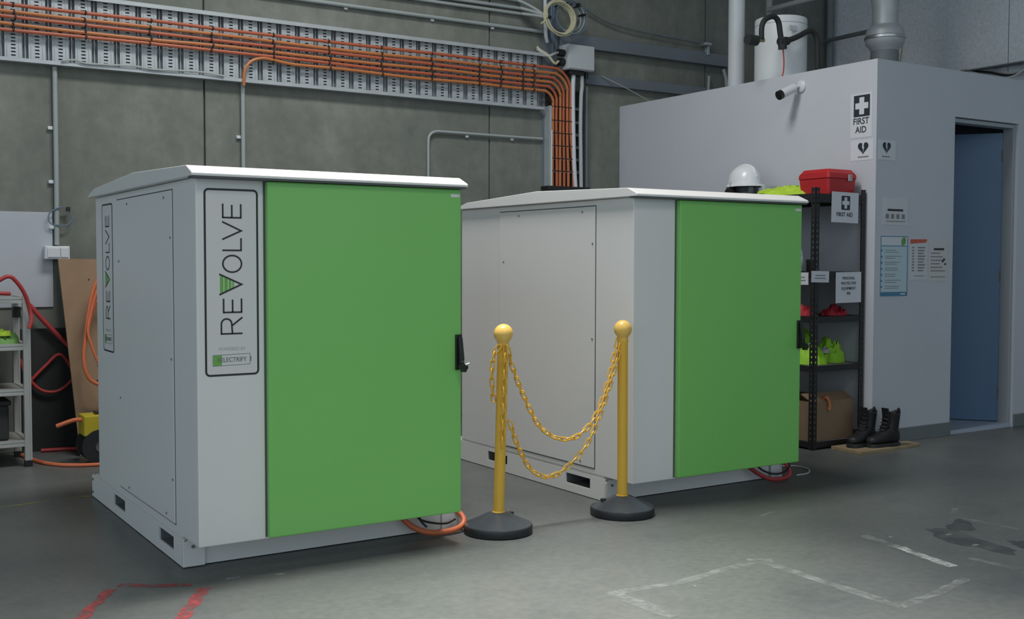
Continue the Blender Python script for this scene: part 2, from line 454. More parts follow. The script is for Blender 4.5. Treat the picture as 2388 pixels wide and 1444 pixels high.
def make_cabinet(label, loc, signs, cable):
    t = thing('battery_cabinet', label, 'cabinet', loc, 0, 'battery cabinets on skid bases')
    part('body', G().box(0, BW, 0, BD, BZ0, BZ1), 'white', t, bevel=.005)
    # skid base with fork pockets
    b0, b1, bw, bz = .23, 1.95, 1.345, .128
    pk = ((b0+.135, b0+.365), (b0+.985, b0+1.215)); z0, z1 = .050, .107
    base = None
    for xa in (0., bw-.008):
        g = G(); ys = [b0]
        for p in pk: ys += list(p)
        ys.append(b1)
        g.box(xa, xa+.008, b0, b1-.045, z1, bz); g.box(xa, xa+.008, b0, b1, .004, z0)
        for a, b in ((ys[0], ys[1]), (ys[2], ys[3]), (ys[4], ys[5])): g.box(xa, xa+.008, a, b, z0, z1)
        g.prism([(b1-.045, z1), (b1, z1), (b1-.006, z1+.012), (b1-.020, bz-.002), (b1-.045, bz)], 'x', xa, xa+.008)
        if base is None: base = part('skid_base', g, 'white', t, label='white steel skid side with fork pockets')
        else: part('side_plate', g, 'white', base)
    part('front_beam', G().box(.008, bw-.008, b0+.012, b0+.022, .004, bz), 'white', base)
    part('rear_beam', G().box(.008, bw-.008, b1-.07, b1-.06, .004, bz), 'white', base)
    part('deck', G().box(.008, bw-.008, b0+.022, b1-.07, bz-.004, BZ0-.001), 'white', base)
    for a, b in pk:
        part('fork_pocket', G().box(.009, bw-.009, a-.004, a, z0-.004, z1+.004).box(.009, bw-.009, b, b+.004, z0-.004, z1+.004)
             .box(.009, bw-.009, a, b, z0-.008, z0-.002).box(.009, bw-.009, a, b, z1+.002, z1+.006).box(.35, .36, a, b, z0, z1), 'galvdark', base)
    ear = [(.0, .004), (.094, .004), (.094, .10), (.078, .121), (.030, .121), (.0, .106)]
    part('corner_plate', G().prism(ear, 'y', b0-.006, b0+.004), 'white', base, bevel=.002)
    part('corner_plate', G().prism([(bw-x, z) for x, z in ear[::-1]], 'y', b0-.006, b0+.004), 'white', base, bevel=.002)
    for x in (.042, bw-.042): part('bolt', G().cyl((x, b0-.006, .090), (x, b0-.012, .090), .008, 6), 'galvdark', base)
    for z in (.100, .030): part('bolt', G().cyl((.0, b1-.032, z), (-.005, b1-.032, z), .008, 6), 'galvdark', base)
    # side access panel, its seam and screws
    py0, py1, pz0, pz1 = .325, 1.30, .172, 1.602
    ap = part('access_panel', G().box(-.005, .0, py0, py1, pz0, pz1), 'white', t, bevel=.002)
    sw = .0055
    part('panel_seam', G().box(-.0012, .001, py0-sw, py0, pz0-sw, pz1+sw).box(-.0012, .001, py1, py1+.002, pz0-sw, pz1+sw)
         .box(-.0012, .001, py0, py1, pz0-sw, pz0).box(-.0012, .001, py0, py1, pz1, pz1+sw), 'seam', ap)
    for y, z in ((.44, 1.575), (1.08, 1.575), (.345, 1.40), (.345, .88), (.345, .36), (.45, .195), (1.25, 1.30), (1.25, .62), (1.1, .195)):
        part('screw', G().cyl((-.005, y, z), (-.008, y, z), .0055, 10), 'galvdark', ap)
    # roof: low gable with turned-down lips
    prof = [(-.068, 1.6385), (-.068, 1.650), (-.060, 1.656), (.008, 1.684), (.85, 1.709), (1.65, 1.677), (1.785, 1.646), (1.785, 1.6385)]
    rf = part('roof', G().prism(prof, 'x', -.036, BW+.020), 'white', t, bevel=.003)
    part('drip_edge', G().box(-.030, BW+.014, -.062, -.002, 1.631, 1.638), 'seam', rf)
    # green door
    dx0, dx1, dz0, dz1 = .287, BW+.002, .146, 1.630
    d = part('door', G().box(dx0, dx1, -.036, -.003, dz0, dz1), 'green', t, bevel=.006, label='plain green door')
    part('door_gap', G().box(dx0-.007, dx0, -.003, .0005, dz0, dz1), 'seam', d)
    part('maker_label', G().box(dx1-.055, dx1-.010, -.0375, -.036, 1.593, 1.607), 'signwhite', d)
    hd = part('handle', G().box(dx1-.034, dx1+.0, -.046, -.036, .806, .968), 'black', d, bevel=.003, label='black swing handle')
    part('lever', G().prism([(-.046, .955), (-.060, .958), (-.078, .86), (-.075, .826), (-.060, .826), (-.058, .86)], 'x', dx1-.026, dx1-.006), 'black', hd, bevel=.003)
    part('lock', G().cyl((dx1-.016, -.046, .822), (dx1-.016, -.085, .822), .012, 14).cyl((dx1-.016, -.085, .822), (dx1-.016, -.100, .822), .016, 14).box(dx1-.024, dx1-.008, -.098, -.07, .800, .822), 'black', hd, True)
    part('lock_pin', G().cyl((dx1-.016, -.101, .832), (dx1+.004, -.101, .838), .005, 10), 'chrome', hd, True)
    for kind, x, y, rz in signs:
        make_sign(t, (x, y, 0), rz)
    return t

cab1 = make_cabinet('white battery cabinet with green door and framed black lettering on its front', (1.342, 4.425, 0),
                    (('front', 0, -.0003, 0), ('side', -.0003, 1.655, -PI/2)), None)
cab2 = make_cabinet('white battery cabinet with green door and blank front strip, beside black shelving', (3.642, 4.495, 0), (), None)

# looped leads at the right foot of each cabinet
t = thing('power_lead', 'orange power lead looped at the foot of the lettered cabinet', 'cable', (2.55, 4.56, 0), 0, 'leads looped under the cabinets')
part('lead', G().tube([(2.36, 4.63, .10), (2.41, 4.60, .05), (2.48, 4.57, .022), (2.58, 4.56, .018), (2.655, 4.575, .028), (2.685, 4.60, .055), (2.672, 4.64, .09), (2.64, 4.648, .118)], .014, 10), 'orangecord', t, True, world=True)
part('sheath_wire', G().tube([(2.43, 4.63, .105), (2.46, 4.615, .075), (2.53, 4.61, .052), (2.60, 4.615, .042), (2.65, 4.62, .055)], .005, 8), 'black', t, True, world=True)
part('tie', G().tube([(2.445, 4.62, .10), (2.455, 4.60, .07), (2.475, 4.585, .045)], .006, 8), 'black', t, True, world=True)
t = thing('power_lead', 'dark red power lead looped at the foot of the blank cabinet', 'cable', (4.85, 4.6, 0), 0, 'leads looped under the cabinets')
part('lead', G().tube([(4.66, 4.69, .11), (4.72, 4.66, .06), (4.80, 4.63, .022), (4.90, 4.625, .018), (4.965, 4.64, .035), (4.985, 4.68, .08), (4.96, 4.70, .11)], .013, 10), 'redcord', t, True, world=True)
part('sheath_wire', G().tube([(4.73, 4.69, .11), (4.76, 4.66, .075), (4.83, 4.65, .048), (4.92, 4.65, .045), (4.985, 4.66, .075), (4.99, 4.68, .118)], .006, 8), 'black', t, True, world=True)
solo('white_wire', G().tube([(5.02, 4.93, .006), (5.16, 4.98, .006), (5.30, 4.92, .006), (5.30, 4.80, .006), (5.19, 4.70, .006), (5.08, 4.69, .006)], .005, 8), 'palecable',
     'thin pale wire end curling on floor beside the dark red lead', 'wire', smooth_=True)

# ------------------------------------------------------------------ stanchions and chains
def stanchion(label, x, y, lean, knob_rz):
    t = thing('stanchion', label, 'stanchion', (x, y, 0), 0, 'yellow stanchions')
    b = part('base', G().lathe([(.150, .0), (.163, .004), (.164, .036), (.160, .043), (.150, .046), (.052, .094), (.040, .099), (.034, .099)], 48), 'basecone', t, True, label='black domed rubber base')
    part('rim', G().lathe([(.1635, .003), (.1655, .006), (.1655, .036), (.1635, .040)], 48), 'blackrubber', b, True)
    part('filler_cap', G().cyl((0, 0, 0), (0, 0, .012), .016, 12).move((.098*math.cos(knob_rz), .098*math.sin(knob_rz), .069)), 'black', b, True)
    n = 24; secs = []
    prof = [(.031, .093), (.031, .100), (.0265, .102), (.0265, .885), (.029, .898), (.027, .910), (.0245, .918)]
    for r, z in prof: secs.append([(lean*z+r*math.cos(2*PI*k/n), r*math.sin(2*PI*k/n), z) for k in range(n)])
    part('post', G().loft(secs), 'yellow', t, True)
    bp = []
    for k in range(1, 16):
        a = PI*k/16; bp.append((.0465*math.sin(a), .957-.0465*math.cos(a)))
    bp = [(.024, .908)]+[q for q in bp if q[1] > .922]+[(.004, .957+.0463)]
    secs = [[(lean*z+r*math.cos(2*PI*k/n), r*math.sin(2*PI*k/n), z) for k in range(n)] for r, z in bp]
    part('ball', G().loft(secs), 'yellowball', t, True)
    return t
SX1, SY1, SX2, SY2 = 2.806, 4.478, 3.549, 4.470-.012
stanchion('yellow stanchion beside green door, with spare chain hanging down its post', SX1, SY1, .029, .35)
stanchion('yellow stanchion standing before the corner of the blank cabinet', SX2, SY2, -.004, 2.6)
lk = G(); ll, lw = .0165, .0105
lk.tube([(math.cos(a)*lw, 0, (ll if math.sin(a) >= 0 else -ll)+math.sin(a)*lw) for a in [2*PI*(k+.5)/12 for k in range(12)]], .0038, 6, 1, True)
LINK = mesh_of(lk, 'chain_link', 'yellow', True)
def chain(pts, label, pitch=.0385):
    P = smooth(pts, 14); d = [0]
    for a, b in zip(P, P[1:]): d.append(d[-1]+(b-a).length)
    def at(s):
        for i in range(len(P)-1):
            if d[i+1] >= s: return P[i]+(P[i+1]-P[i])*((s-d[i])/max(1e-9, d[i+1]-d[i]))
        return P[-1]
    n = int(d[-1]/pitch); mid = at(d[-1]/2); root = thing('plastic_chain', label, 'chain', (mid.x, mid.y, min(p.z for p in P)), 0, 'yellow plastic chains')
    for i in range(n):
        s = (i+.5)*d[-1]/n; p = at(s); t_ = (at(min(d[-1], s+.01))-at(max(0, s-.01))).normalized()
        side = Vector((0, 1, 0)); side = (side-t_*side.dot(t_)).normalized(); o3 = side.cross(t_)
        if i % 2: side, o3 = o3, -side
        # tip alternate links so that they read as a real chain
        c = math.cos(.7); q = math.sin(.7); sx, oy = side*c+o3*q, o3*c-side*q
        o = bpy.data.objects.new('chain_link', LINK); COL.objects.link(o); o.parent = root
        mm = Matrix((sx, oy, t_)).transposed().to_4x4(); mm.translation = p-root.location; o.matrix_local = mm
    return root
yc = SY1-.002
chain([(2.852, yc-.01, .885), (2.875, yc, .82), (2.93, yc, .69), (3.02, yc, .525), (3.10, yc, .45), (3.19, yc, .418), (3.28, yc, .43), (3.38, yc, .51), (3.455, yc, .66), (3.505, yc, .82), (3.522, yc-.01, .905)],
      'yellow chain hanging as the upper swag between the stanchions')
chain([(2.850, yc-.03, .535), (2.90, yc-.02, .42), (2.98, yc, .30), (3.04, yc, .255), (3.09, yc, .24), (3.16, yc, .25), (3.25, yc-.01, .31), (3.33, yc-.02, .40), (3.40, yc-.02, .53), (3.46, yc-.025, .68), (3.50, yc-.025, .80), (3.515, yc-.03, .88)],
      'yellow chain hanging as the lower swag between the stanchions')
chain([(2.822, yc-.037, .90), (2.817, yc-.036, .75), (2.812, yc-.036, .58), (2.808, yc-.036, .42)], 'loose yellow chain end hanging straight down the stanchion post')
chain([(2.80, yc-.02, .90), (2.782, yc+.0, .86), (2.772, yc+.005, .77), (2.778, yc+.01, .69), (2.800, yc+.035, .63)], 'short yellow chain loop on the outer side of the stanchion')

# ------------------------------------------------------------------ cable tray on the back wall
TX0, TX1, TZ0, TZ1 = -2.4, 5.50, 2.625, 3.115
tr = thing('cable_tray', 'wide galvanised cable tray of slotted strips fixed along the concrete wall', 'cable tray', (3.0, WY, TZ0))
part('back_sheet', G().box(TX0, TX1, WY-.006, WY-.001, TZ0, TZ1), 'galvdark', tr, world=True)
part('rail', G().box(TX0, TX1, WY-.075, WY-.006, TZ1-.006, TZ1).box(TX0, TX1, WY-.079, WY-.075, TZ1-.030, TZ1), 'galv', tr, world=True, bevel=.001, seg=1)
part('rail', G().box(TX0, TX1, WY-.075, WY-.006, TZ0, TZ0+.006).box(TX0, TX1, WY-.079, WY-.075, TZ0, TZ0+.026), 'galv', tr, world=True, bevel=.001, seg=1)
g = G(); hz = TZ1-TZ0-.03; n = 20; pz = hz/n
g.box(-.052, -.014, -.003, 0, 0, hz).box(.014, .052, -.003, 0, 0, hz)
for k in range(n+1): g.box(-.014, .014, -.003, 0, max(0, k*pz-pz*.30), min(hz, k*pz+pz*.30))
g.box(-.054, -.051, -.002, .026, 0, hz).box(.051, .054, -.002, .026, 0, hz)
g.box(-.040, -.034, -.008, -.003, 0, hz).box(.034, .040, -.008, -.003, 0, hz)
STRIP = mesh_of(g, 'slotted_strip', 'galv')
RIB = mesh_of(G().box(-.0025, .0025, .004, .022, 0, hz), 'rib', 'galv')
x = 1.236-.1485*25
while x < TX1-.04:
    if x > TX0+.05: link('slotted_strip', STRIP, tr, (x-3.0, -.034, .012))
    if TX0+.2 < x < TX1-.1: link('rib', RIB, tr, (x+.0742-3.0, -.030, .012))
    x += .1485
solo('loose_strip_wire', G().tube([(1.53, WY-.090, 2.655), (1.62, WY-.09, 2.668), (1.70, WY-.09, 2.652), (2.0, WY-.09, 2.664), (2.15, WY-.09, 2.655), (2.45, WY-.09, 2.668), (2.65, WY-.09, 2.654)], .007, 6), 'palecable',
     'thin pale wire lying loose along the lower rail of the cable tray', 'wire', smooth_=True)

CZ = [2.992, 2.946, 2.908, 2.866, 2.828, 2.787]
VX = [5.765, 5.727, 5.690, 5.652, 5.615, 5.575]
VB = [5.800, 5.745, 5.700, 5.655, 5.620, 5.572]
names = ['uppermost', 'second', 'third', 'fourth', 'fifth']
TIEX = [-1.40, -.95, -.52, -.08, .36, .80, 1.236, 1.685, 2.12, 2.56, 3.021, 3.476, 3.92, 4.369, 4.818, 5.035, 5.257, 5.37]
tie_g = G(); tie_g.tube([(0, math.cos(2*PI*k/10)*.0165, math.sin(2*PI*k/10)*.0165) for k in range(10)], .0032, 5, 1, True).box(-.006, .006, -.022, -.012, -.006, .008)
TIE = mesh_of(tie_g, 'cable_tie', 'tie')
tiv_g = G(); tiv_g.tube([(math.cos(2*PI*k/10)*.0165, math.sin(2*PI*k/10)*.0165, 0) for k in range(10)], .003, 5, 1, True)
TIEV = mesh_of(tiv_g, 'cable_tie', 'tie')
yc_ = WY-.092
for i in range(6):
    z = CZ[i]; vx = VX[i]; r = .10+.028*(5-i) if i < 5 else .12
    rn = random.Random(i)
    pts = []
    if i < 5:
        xx = [-2.5, -1.2, 0., .55, 1.0, 1.5, 2.1, 2.7, 3.3, 3.9, 4.5, 5.0]
        pts = [(x, yc_, z+rn.uniform(-.006, .006)) for x in xx]
    else:
        pts = [(2.80, yc_+.01, 2.60), (2.80, yc_, 2.68), (2.815, yc_, 2.735), (2.86, yc_, 2.785), (2.94, yc_, 2.812), (3.02, yc_, 2.808), (3.2, yc_, 2.79), (3.6, yc_, z+.006), (4.2, yc_, z-.004), (4.8, yc_, z+.004), (5.1, yc_, z)]
    r = [.19, .17, .15, .14, .12, .115][i]
    for k in range(7):
        a = PI/2*k/6; pts.append((vx-r+r*math.sin(a), yc_-(.012 if 0 < k < 6 else .004)*(i % 2), z-r+r*math.cos(a)))
    pts += [(vx+rn.uniform(-.004, .004), yc_, 2.5), (vx*.6+VB[i]*.4, yc_, 2.3), (VB[i]*.9+vx*.1, yc_, 2.12), (VB[i], yc_, 1.93)]
    lab = (names[i]+' orange cable of the bundle along the tray, counting down') if i < 5 else 'lowest orange cable of the bundle, rising out of a wall conduit'
    t = thing('orange_cable', lab, 'cable', (3.0, yc_, z), 0, 'orange cables in the wall tray')
    part('jacket', G().tube(pts, .0125, 8, 5), 'orange' if i % 2 == 0 else 'orange2', t, True, world=True)
    for x in TIEX:
        if i == 5 and x < 3.0: continue
        link('cable_tie', TIE, t, (x-3.0+rn.uniform(-.008, .008), 0, rn.uniform(-.003, .003)))
    for zz in (2.66, 2.54, 2.43, 2.32, 2.21, 2.10):
        f = min(1, max(0, (2.5-zz)/.4)); link('cable_tie', TIEV, t, (vx*(1-f)+VB[i]*f-3.0, 0, zz-z))

# vertical ladder, its wires and the steel column
lad = thing('cable_ladder', 'upright black-backed cable ladder carrying the orange bundle down the wall', 'cable tray', (5.72, WY, 1.5))
part('back_sheet', G().box(5.545, 5.945, WY-.028, WY-.022, 1.5, 2.82), 'blackpaint', lad, world=True)
part('side_rail', G().box(5.535, 5.560, WY-.10, WY-.02, 1.5, 2.66), 'galv', lad, world=True)
part('side_rail', G().box(5.930, 5.950, WY-.10, WY-.02, 1.5, 2.86), 'galvdark', lad, world=True)
for z in (1.62, 1.78, 1.955, 2.10, 2.21, 2.32, 2.43, 2.54, 2.66):
    part('rung', G().box(5.56, 5.93, WY-.060, WY-.048, z-.012, z+.012), 'galvdark', lad, world=True)
part('bottom_clamp', G().box(5.50, 5.96, WY-.13, WY-.02, 1.925, 1.965), 'blackpaint', lad, world=True, bevel=.004)
solo('white_cable', G().tube([(5.785, WY-.11, 2.97), (5.785, WY-.10, 2.80), (5.79, WY-.10, 2.5), (5.80, WY-.10, 2.2), (5.82, WY-.10, 1.93)], .020, 10), 'pvc', 'thick white cable dropping from the grey junction box beside the orange bundle', 'cable', smooth_=True)
solo('grey_cable', G().tube([(5.875, WY-.11, 2.95), (5.885, WY-.10, 2.86), (5.875, WY-.10, 2.76), (5.87, WY-.10, 2.5), (5.875, WY-.10, 2.2), (5.88, WY-.10, 1.93)], .018, 10), 'greyconduit', 'pale grey cable with a split top dropping from the grey junction box', 'cable', smooth_=True)
solo('thin_black_cable', G().tube([(5.915, WY-.115, 2.93), (5.905, WY-.105, 2.83), (5.905, WY-.10, 2.5), (5.91, WY-.10, 1.93)], .007, 8), 'black', 'thin black cable at the outer edge of the upright cable ladder', 'cable', smooth_=True)
solo('white_edge_cable', G().tube([(5.575-.02, WY-.108, 2.45), (5.553, WY-.108, 2.2), (5.553, WY-.108, 1.95)], .007, 8), 'pvc', 'thin white cable at the inner edge of the upright cable ladder', 'cable', smooth_=True)

col_ = thing('steel_column', 'blue-grey steel column standing against the concrete wall', 'column', (5.60, WY, 0))
part('flange', G().box(5.52, 5.68, WY-.012, WY-.001, 0, 7.2), 'beam', col_, world=True)
part('web', G().box(5.595, 5.605, WY-.05, WY-.012, 2.9, 7.2), 'beam', col_, world=True)
bm1 = thing('steel_beam', 'upper blue-grey steel beam running from the column to the white pipe', 'beam', (6.7, WY, 3.2), 0, 'steel wall beams')
part('web', G().box(5.69, 7.70, WY-.035, WY-.003, 3.205, 3.325), 'beam', bm1, world=True)
part('lower_lip', G().box(5.69, 7.70, WY-.075, WY-.035, 3.205, 3.213), 'beam', bm1, world=True)
part('splice_plate', G().box(6.62, 6.66, WY-.040, WY-.035, 3.21, 3.32), 'beam', bm1, world=True)
bm2 = thing('steel_beam', 'lower blue-grey steel beam beneath the other, ending above the office roof', 'beam', (6.7, WY, 2.88), 0, 'steel wall beams')
part('web', G().box(5.96, 8.2, WY-.035, WY-.003, 2.895, 2.985), 'beam', bm2, world=True)
part('lower_lip', G().box(5.96, 8.2, WY-.06, WY-.035, 2.895, 2.902), 'beam', bm2, world=True)

jb = thing('junction_box', 'grey square junction box fixed beside the steel column', 'electrical box', (5.82, 7.98, 2.98))
part('box_body', G().box(5.685, 5.97, WY-.165, WY-.02, 2.985, 3.205), 'box', jb, world=True, bevel=.006)
part('box_lid', G().box(5.692, 5.963, WY-.178, WY-.166, 2.992, 3.198), 'box', jb, world=True, bevel=.004)
part('gland', G().box(5.72, 5.88, WY-.15, WY-.06, 2.945, 2.985), 'black', jb, world=True, bevel=.01)
part('gland', G().cyl((5.685, WY-.10, 3.13), (5.625, WY-.10, 3.13), .032, 14).cyl((5.685, WY-.10, 3.05), (5.635, WY-.10, 3.05), .034, 14), 'black', jb, True, world=True)
part('gland', G().cyl((5.93, WY-.10, 2.985), (5.93, WY-.10, 2.93), .018, 12), 'black', jb, True, world=True)
for i, (z, c) in enumerate(((3.13, 'palecable'), (3.055, 'cream'))):
    solo('gland_lead', G().tube([(5.63, WY-.10, z), (5.58, WY-.11, z-.01*i-.015), (5.52, WY-.09, 3.09+.01*i), (5.47, WY-.06, 3.125+.012*i), (5.44, WY-.04, 3.15+.02*i)], .011, 8), c,
         ('upper' if i == 0 else 'lower')+' pale lead entering the black gland of the junction box', 'cable', 'leads into the junction box', smooth_=True)

# ------------------------------------------------------------------ conduits and wall wiring
def conduit(pts, label, r=.0125, material='conduit', saddles=(), sub=5, name='conduit'):
    xs, ys, zs = zip(*pts)
    t = thing(name, label, 'conduit', ((min(xs)+max(xs))/2, WY, min(zs)), 0, 'wall conduits')
    part('pipe', G().tube(pts, r, 10, sub), material, t, True, world=True)
    for p in saddles:
        part('saddle', G().box(p[0]-.016, p[0]+.016, p[1]-.004, p[1]+.012, p[2]-.012, p[2]+.012), 'pvc', t, world=True, bevel=.004)
    return t
yw = WY-.028
conduit([(1.495, yw, 2.62), (1.495, yw, 2.2), (1.495, yw, 1.8), (1.492, yw, 1.41)], 'upright conduit running from cable tray down to the white wall outlet', .017,
        saddles=[(1.462, WY-.02, 2.205), (1.462, WY-.02, 1.84), (1.462, WY-.02, 1.53)])
conduit([(2.81, yw, 2.63), (2.81, yw, 2.3), (2.81, yw, 1.2)], 'upright conduit from which the lowest orange cable rises', .016, saddles=[(2.778, WY-.02, 2.225)])
conduit([(4.375, yw, 1.3), (4.375, yw, 2.1), (4.376, yw, 2.28), (4.39, yw, 2.34), (4.44, yw, 2.372), (4.55, yw, 2.376), (5.0, yw, 2.376), (5.51, yw, 2.378)], 'conduit bending from the horizontal down behind the cabinets', .012,
        saddles=[(4.75, WY-.02, 2.355), (5.2, WY-.02, 2.358)], sub=4)
conduit([(-2.6, yw, 3.302), (3.0, yw, 3.302), (5.52, yw, 3.308)], 'long conduit running just above the cable tray', .016, saddles=[(2.75, WY-.02, 3.285), (3.65, WY-.02, 3.285), (4.42, WY-.02, 3.285), (5.0, WY-.02, 3.287)])
conduit([(-2.6, yw, 3.43), (3.5, yw, 3.43), (5.15, yw, 3.435), (5.28, yw-.03, 3.43), (5.36, WY-.16, 3.405), (5.40, WY-.22, 3.385)], 'lower of the paired conduits leading to the cable coil', .014, saddles=[(4.25, WY-.02, 3.45)])
conduit([(-2.6, yw, 3.475), (3.5, yw, 3.475), (5.12, yw, 3.48), (5.26, yw-.03, 3.475), (5.35, WY-.15, 3.435), (5.40, WY-.215, 3.40)], 'upper of the paired conduits leading to the cable coil', .014)
conduit([(-2.6, yw, 3.54), (3.5, yw, 3.54), (5.10, yw, 3.545), (5.24, yw-.02, 3.54), (5.33, WY-.13, 3.48), (5.395, WY-.20, 3.415)], 'topmost wall conduit leading to the cable coil', .013)
cc = thing('cable_coil', 'coil of cream cable tied beside the steel column', 'cable coil', (5.53, 7.84, 3.23))
for k in range(7):
    rn = random.Random(50+k); pts = []
    for j in range(18):
        a = 2*PI*j/18; rr = .128+.024*(k/6)+rn.uniform(-.004, .004)
        pts.append((5.53+rr*math.cos(a)*1.05+.006*math.sin(a*2), WY-.24-.013*(k % 4)+.02*math.sin(a), 3.385+rr*math.sin(a)))
    part('turn', G().tube(pts, .0075, 6, 2, True), 'cream', cc, True, world=True)
part('tie', G().box(5.385, 5.415, WY-.30, WY-.22, 3.36, 3.385), 'black', cc, world=True)
part('tail', G().tube([(5.41, WY-.25, 3.37), (5.37, WY-.25, 3.34), (5.34, WY-.25, 3.32)], .008, 6), 'cream', cc, True, world=True)
part('coil_hook', G().cyl((5.60, WY-.01, 3.525), (5.60, WY-.28, 3.525), .007, 8), 'black', cc, world=True)
cb = thing('cable_coil', 'loose blue-grey cable coil hanging behind the cream coil', 'cable coil', (5.70, 8.0, 3.30))
for k in range(4):
    rn = random.Random(80+k); pts = []
    for j in range(16):
        a = 2*PI*j/16; rr = .115+.012*k+rn.uniform(-.006, .006)
        pts.append((5.72+rr*math.cos(a)*1.1, WY-.13-.012*k, 3.435+rr*math.sin(a)))
    part('turn', G().tube(pts, .006, 6, 2, True), 'bluecable' if k % 2 else 'palecable', cb, True, world=True)
part('tie', G().box(5.83, 5.86, WY-.19, WY-.11, 3.46, 3.475).box(5.78, 5.80, WY-.19, WY-.11, 3.53, 3.56), 'black', cb, world=True)
part('coil_hook', G().cyl((5.72, WY-.01, 3.545), (5.72, WY-.18, 3.545), .006, 8), 'black', cb, world=True)
for i, x in enumerate((5.505, 5.575, 5.60)):
    solo('dropper_cable', G().tube([(x, WY-.07, 4.6), (x, WY-.07, 3.6), (x-.01*i, WY-.08, 3.30), (x+.03, WY-.06, 3.215)], (.016, .010, .010)[i], 8), ('pvc', 'bluecable', 'bluecable')[i],
         ('thick white cable dropping behind the cream coil', 'thin blue cable dropping behind the cream coil', 'thin blue cable dropping against the steel column')[i], 'cable', 'droppers behind the coil', smooth_=True)
solo('sagging_wire', G().tube([(5.80, WY-.05, 3.62), (5.95, WY-.05, 3.56), (6.15, WY-.05, 3.49), (6.40, WY-.05, 3.445), (6.9, WY-.05, 3.42), (7.36, WY-.05, 3.405), (7.43, WY-.03, 3.37)], .010, 8), 'galvdark', 'grey wire sagging along the wall above the upper steel beam', 'wire', smooth_=True)
solo('wire_bracket', G().box(7.36, 7.44, WY-.09, WY-.005, 3.385, 3.41).box(7.42, 7.45, WY-.05, WY-.005, 3.30, 3.40), 'galv', 'small metal bracket holding the end of the sagging wire', 'bracket', bevel=.003)
solo('stay_wire', G().tube([(6.14, WY-.05, 2.98), (6.4, WY-.10, 2.88), (6.70, WY-.13, 2.76)], .004, 6), 'palecable', 'thin stay wire slanting down to the office roof', 'wire', smooth_=True)
solo('bracket_pipe', G().tube([(7.44, WY-.05, 3.10), (7.44, WY-.05, 2.92), (7.48, WY-.06, 2.86), (7.56, WY-.08, 2.80)], .014, 8), 'conduit', 'short bent grey pipe dropping behind the white downpipe', 'pipe', smooth_=True)
solo('upright_pipe', G().tube([(7.62, WY-.06, 3.18), (7.66, WY-.06, 3.05), (7.67, WY-.06, 2.75)], .016, 8), 'conduit', 'short upright grey pipe under the end of the upper beam', 'pipe', smooth_=True)

# ------------------------------------------------------------------ left of the cabinets
wbd = solo('wall_board', G().box(.45, 1.468, WY-.012, WY-.001, .985, 1.632), 'board', 'white painted board fixed to the concrete wall', 'board', bevel=.003)
ob = thing('wall_outlet', 'white wall outlet box at the foot of the upright conduit', 'electrical box', (1.49, 8.05, 1.31))
part('box_body', G().box(1.405, 1.565, WY-.085, WY-.013, 1.312, 1.402), 'pvc', ob, world=True, bevel=.006)
part('switch_flap', G().box(1.42, 1.50, WY-.092, WY-.0855, 1.325, 1.39), 'pvc', ob, world=True, bevel=.003)
part('switch_flap', G().box(1.505, 1.555, WY-.092, WY-.0855, 1.325, 1.39), 'pvc', ob, world=True, bevel=.003)
wc = thing('wire_loop', 'loop of thin blue-grey wire hanging on the upright conduit', 'wire', (1.54, WY-.05, 1.60))
part('loop', G().tube([(1.495, WY-.05, 1.66), (1.55, WY-.05, 1.665), (1.59, WY-.05, 1.60), (1.56, WY-.05, 1.55), (1.50, WY-.05, 1.545), (1.445, WY-.05, 1.56), (1.44, WY-.05, 1.62)], .0045, 6, 4, True), 'bluecable', wc, True, world=True)
part('tie', G().box(1.55, 1.575, WY-.06, WY-.04, 1.64, 1.67), 'black', wc, world=True)

md = thing('mdf_board', 'brown fibreboard sheet leaning against the wall', 'board', (1.55, 7.72, 0))
g = G().prism([(0, 0), (.90, 0), (.87, 1.345), (-.065, 1.345)], 'y', -.018, 0)
o = part('sheet', g, 'mdf', md, bevel=.001, seg=1, rot=(-math.radians(13.0), 0, 0))
for u, v in ((.145, 1.20), (.10, .56), (.17, .60), (.14, 1.04), (.16, .50)):
    part('screw_hole', G().cyl((u-.02, -.0185, v), (u-.02, -.020, v), .006, 10), 'black', o)

def rack(x0, x1, y0, y1):
    t = thing('aluminium_rack', 'aluminium profile shelving rack against the wall, on black feet', 'shelving', ((x0+x1)/2, (y0+y1)/2, 0))
    p = .042
    for x in (x0, x1-p):
        for y in (y0, y1-p):
            po = part('post', G().box(x+.008, x+p-.008, y+.004, y+p-.004, .04, 1.085).box(x, x+.010, y, y+.010, .04, 1.085).box(x+p-.010, x+p, y, y+.010, .04, 1.085)
                      .box(x, x+.010, y+p-.010, y+p, .04, 1.085).box(x+p-.010, x+p, y+p-.010, y+p, .04, 1.085), 'alu', t, world=True)
            part('foot', G().box(x-.001, x+p+.001, y-.001, y+p+.001, 0, .041), 'black', po, world=True, bevel=.003)
    for z in (.13, .455, .74, 1.035):
        f = part('shelf_frame', G().box(x0+p, x1-p, y0+.006, y0+.036, z, z+.014).box(x0+p, x1-p, y0+.010, y0+.032, z+.014, z+.026).box(x0+p, x1-p, y0+.006, y0+.036, z+.026, z+.04)
                 .box(x0+p, x1-p, y1-.036, y1-.006, z, z+.04).box(x0+.006, x0+.036, y0+p, y1-p, z, z+.04).box(x1-.036, x1-.006, y0+p, y1-p, z, z+.04), 'alu', t, world=True)
        if z < 1: part('shelf_board', G().box(x0+.036, x1-.036, y0+.036, y1-.036, z+.022, z+.034), 'shelfboard', f, world=True)
    part('bracket', G().box(x1-p-.004, x1-.002, y1-p-.06, y1-p-.001, .93, 1.00), 'black', t, world=True)
    return t
rack(.30, 1.222, 7.505, 7.95)

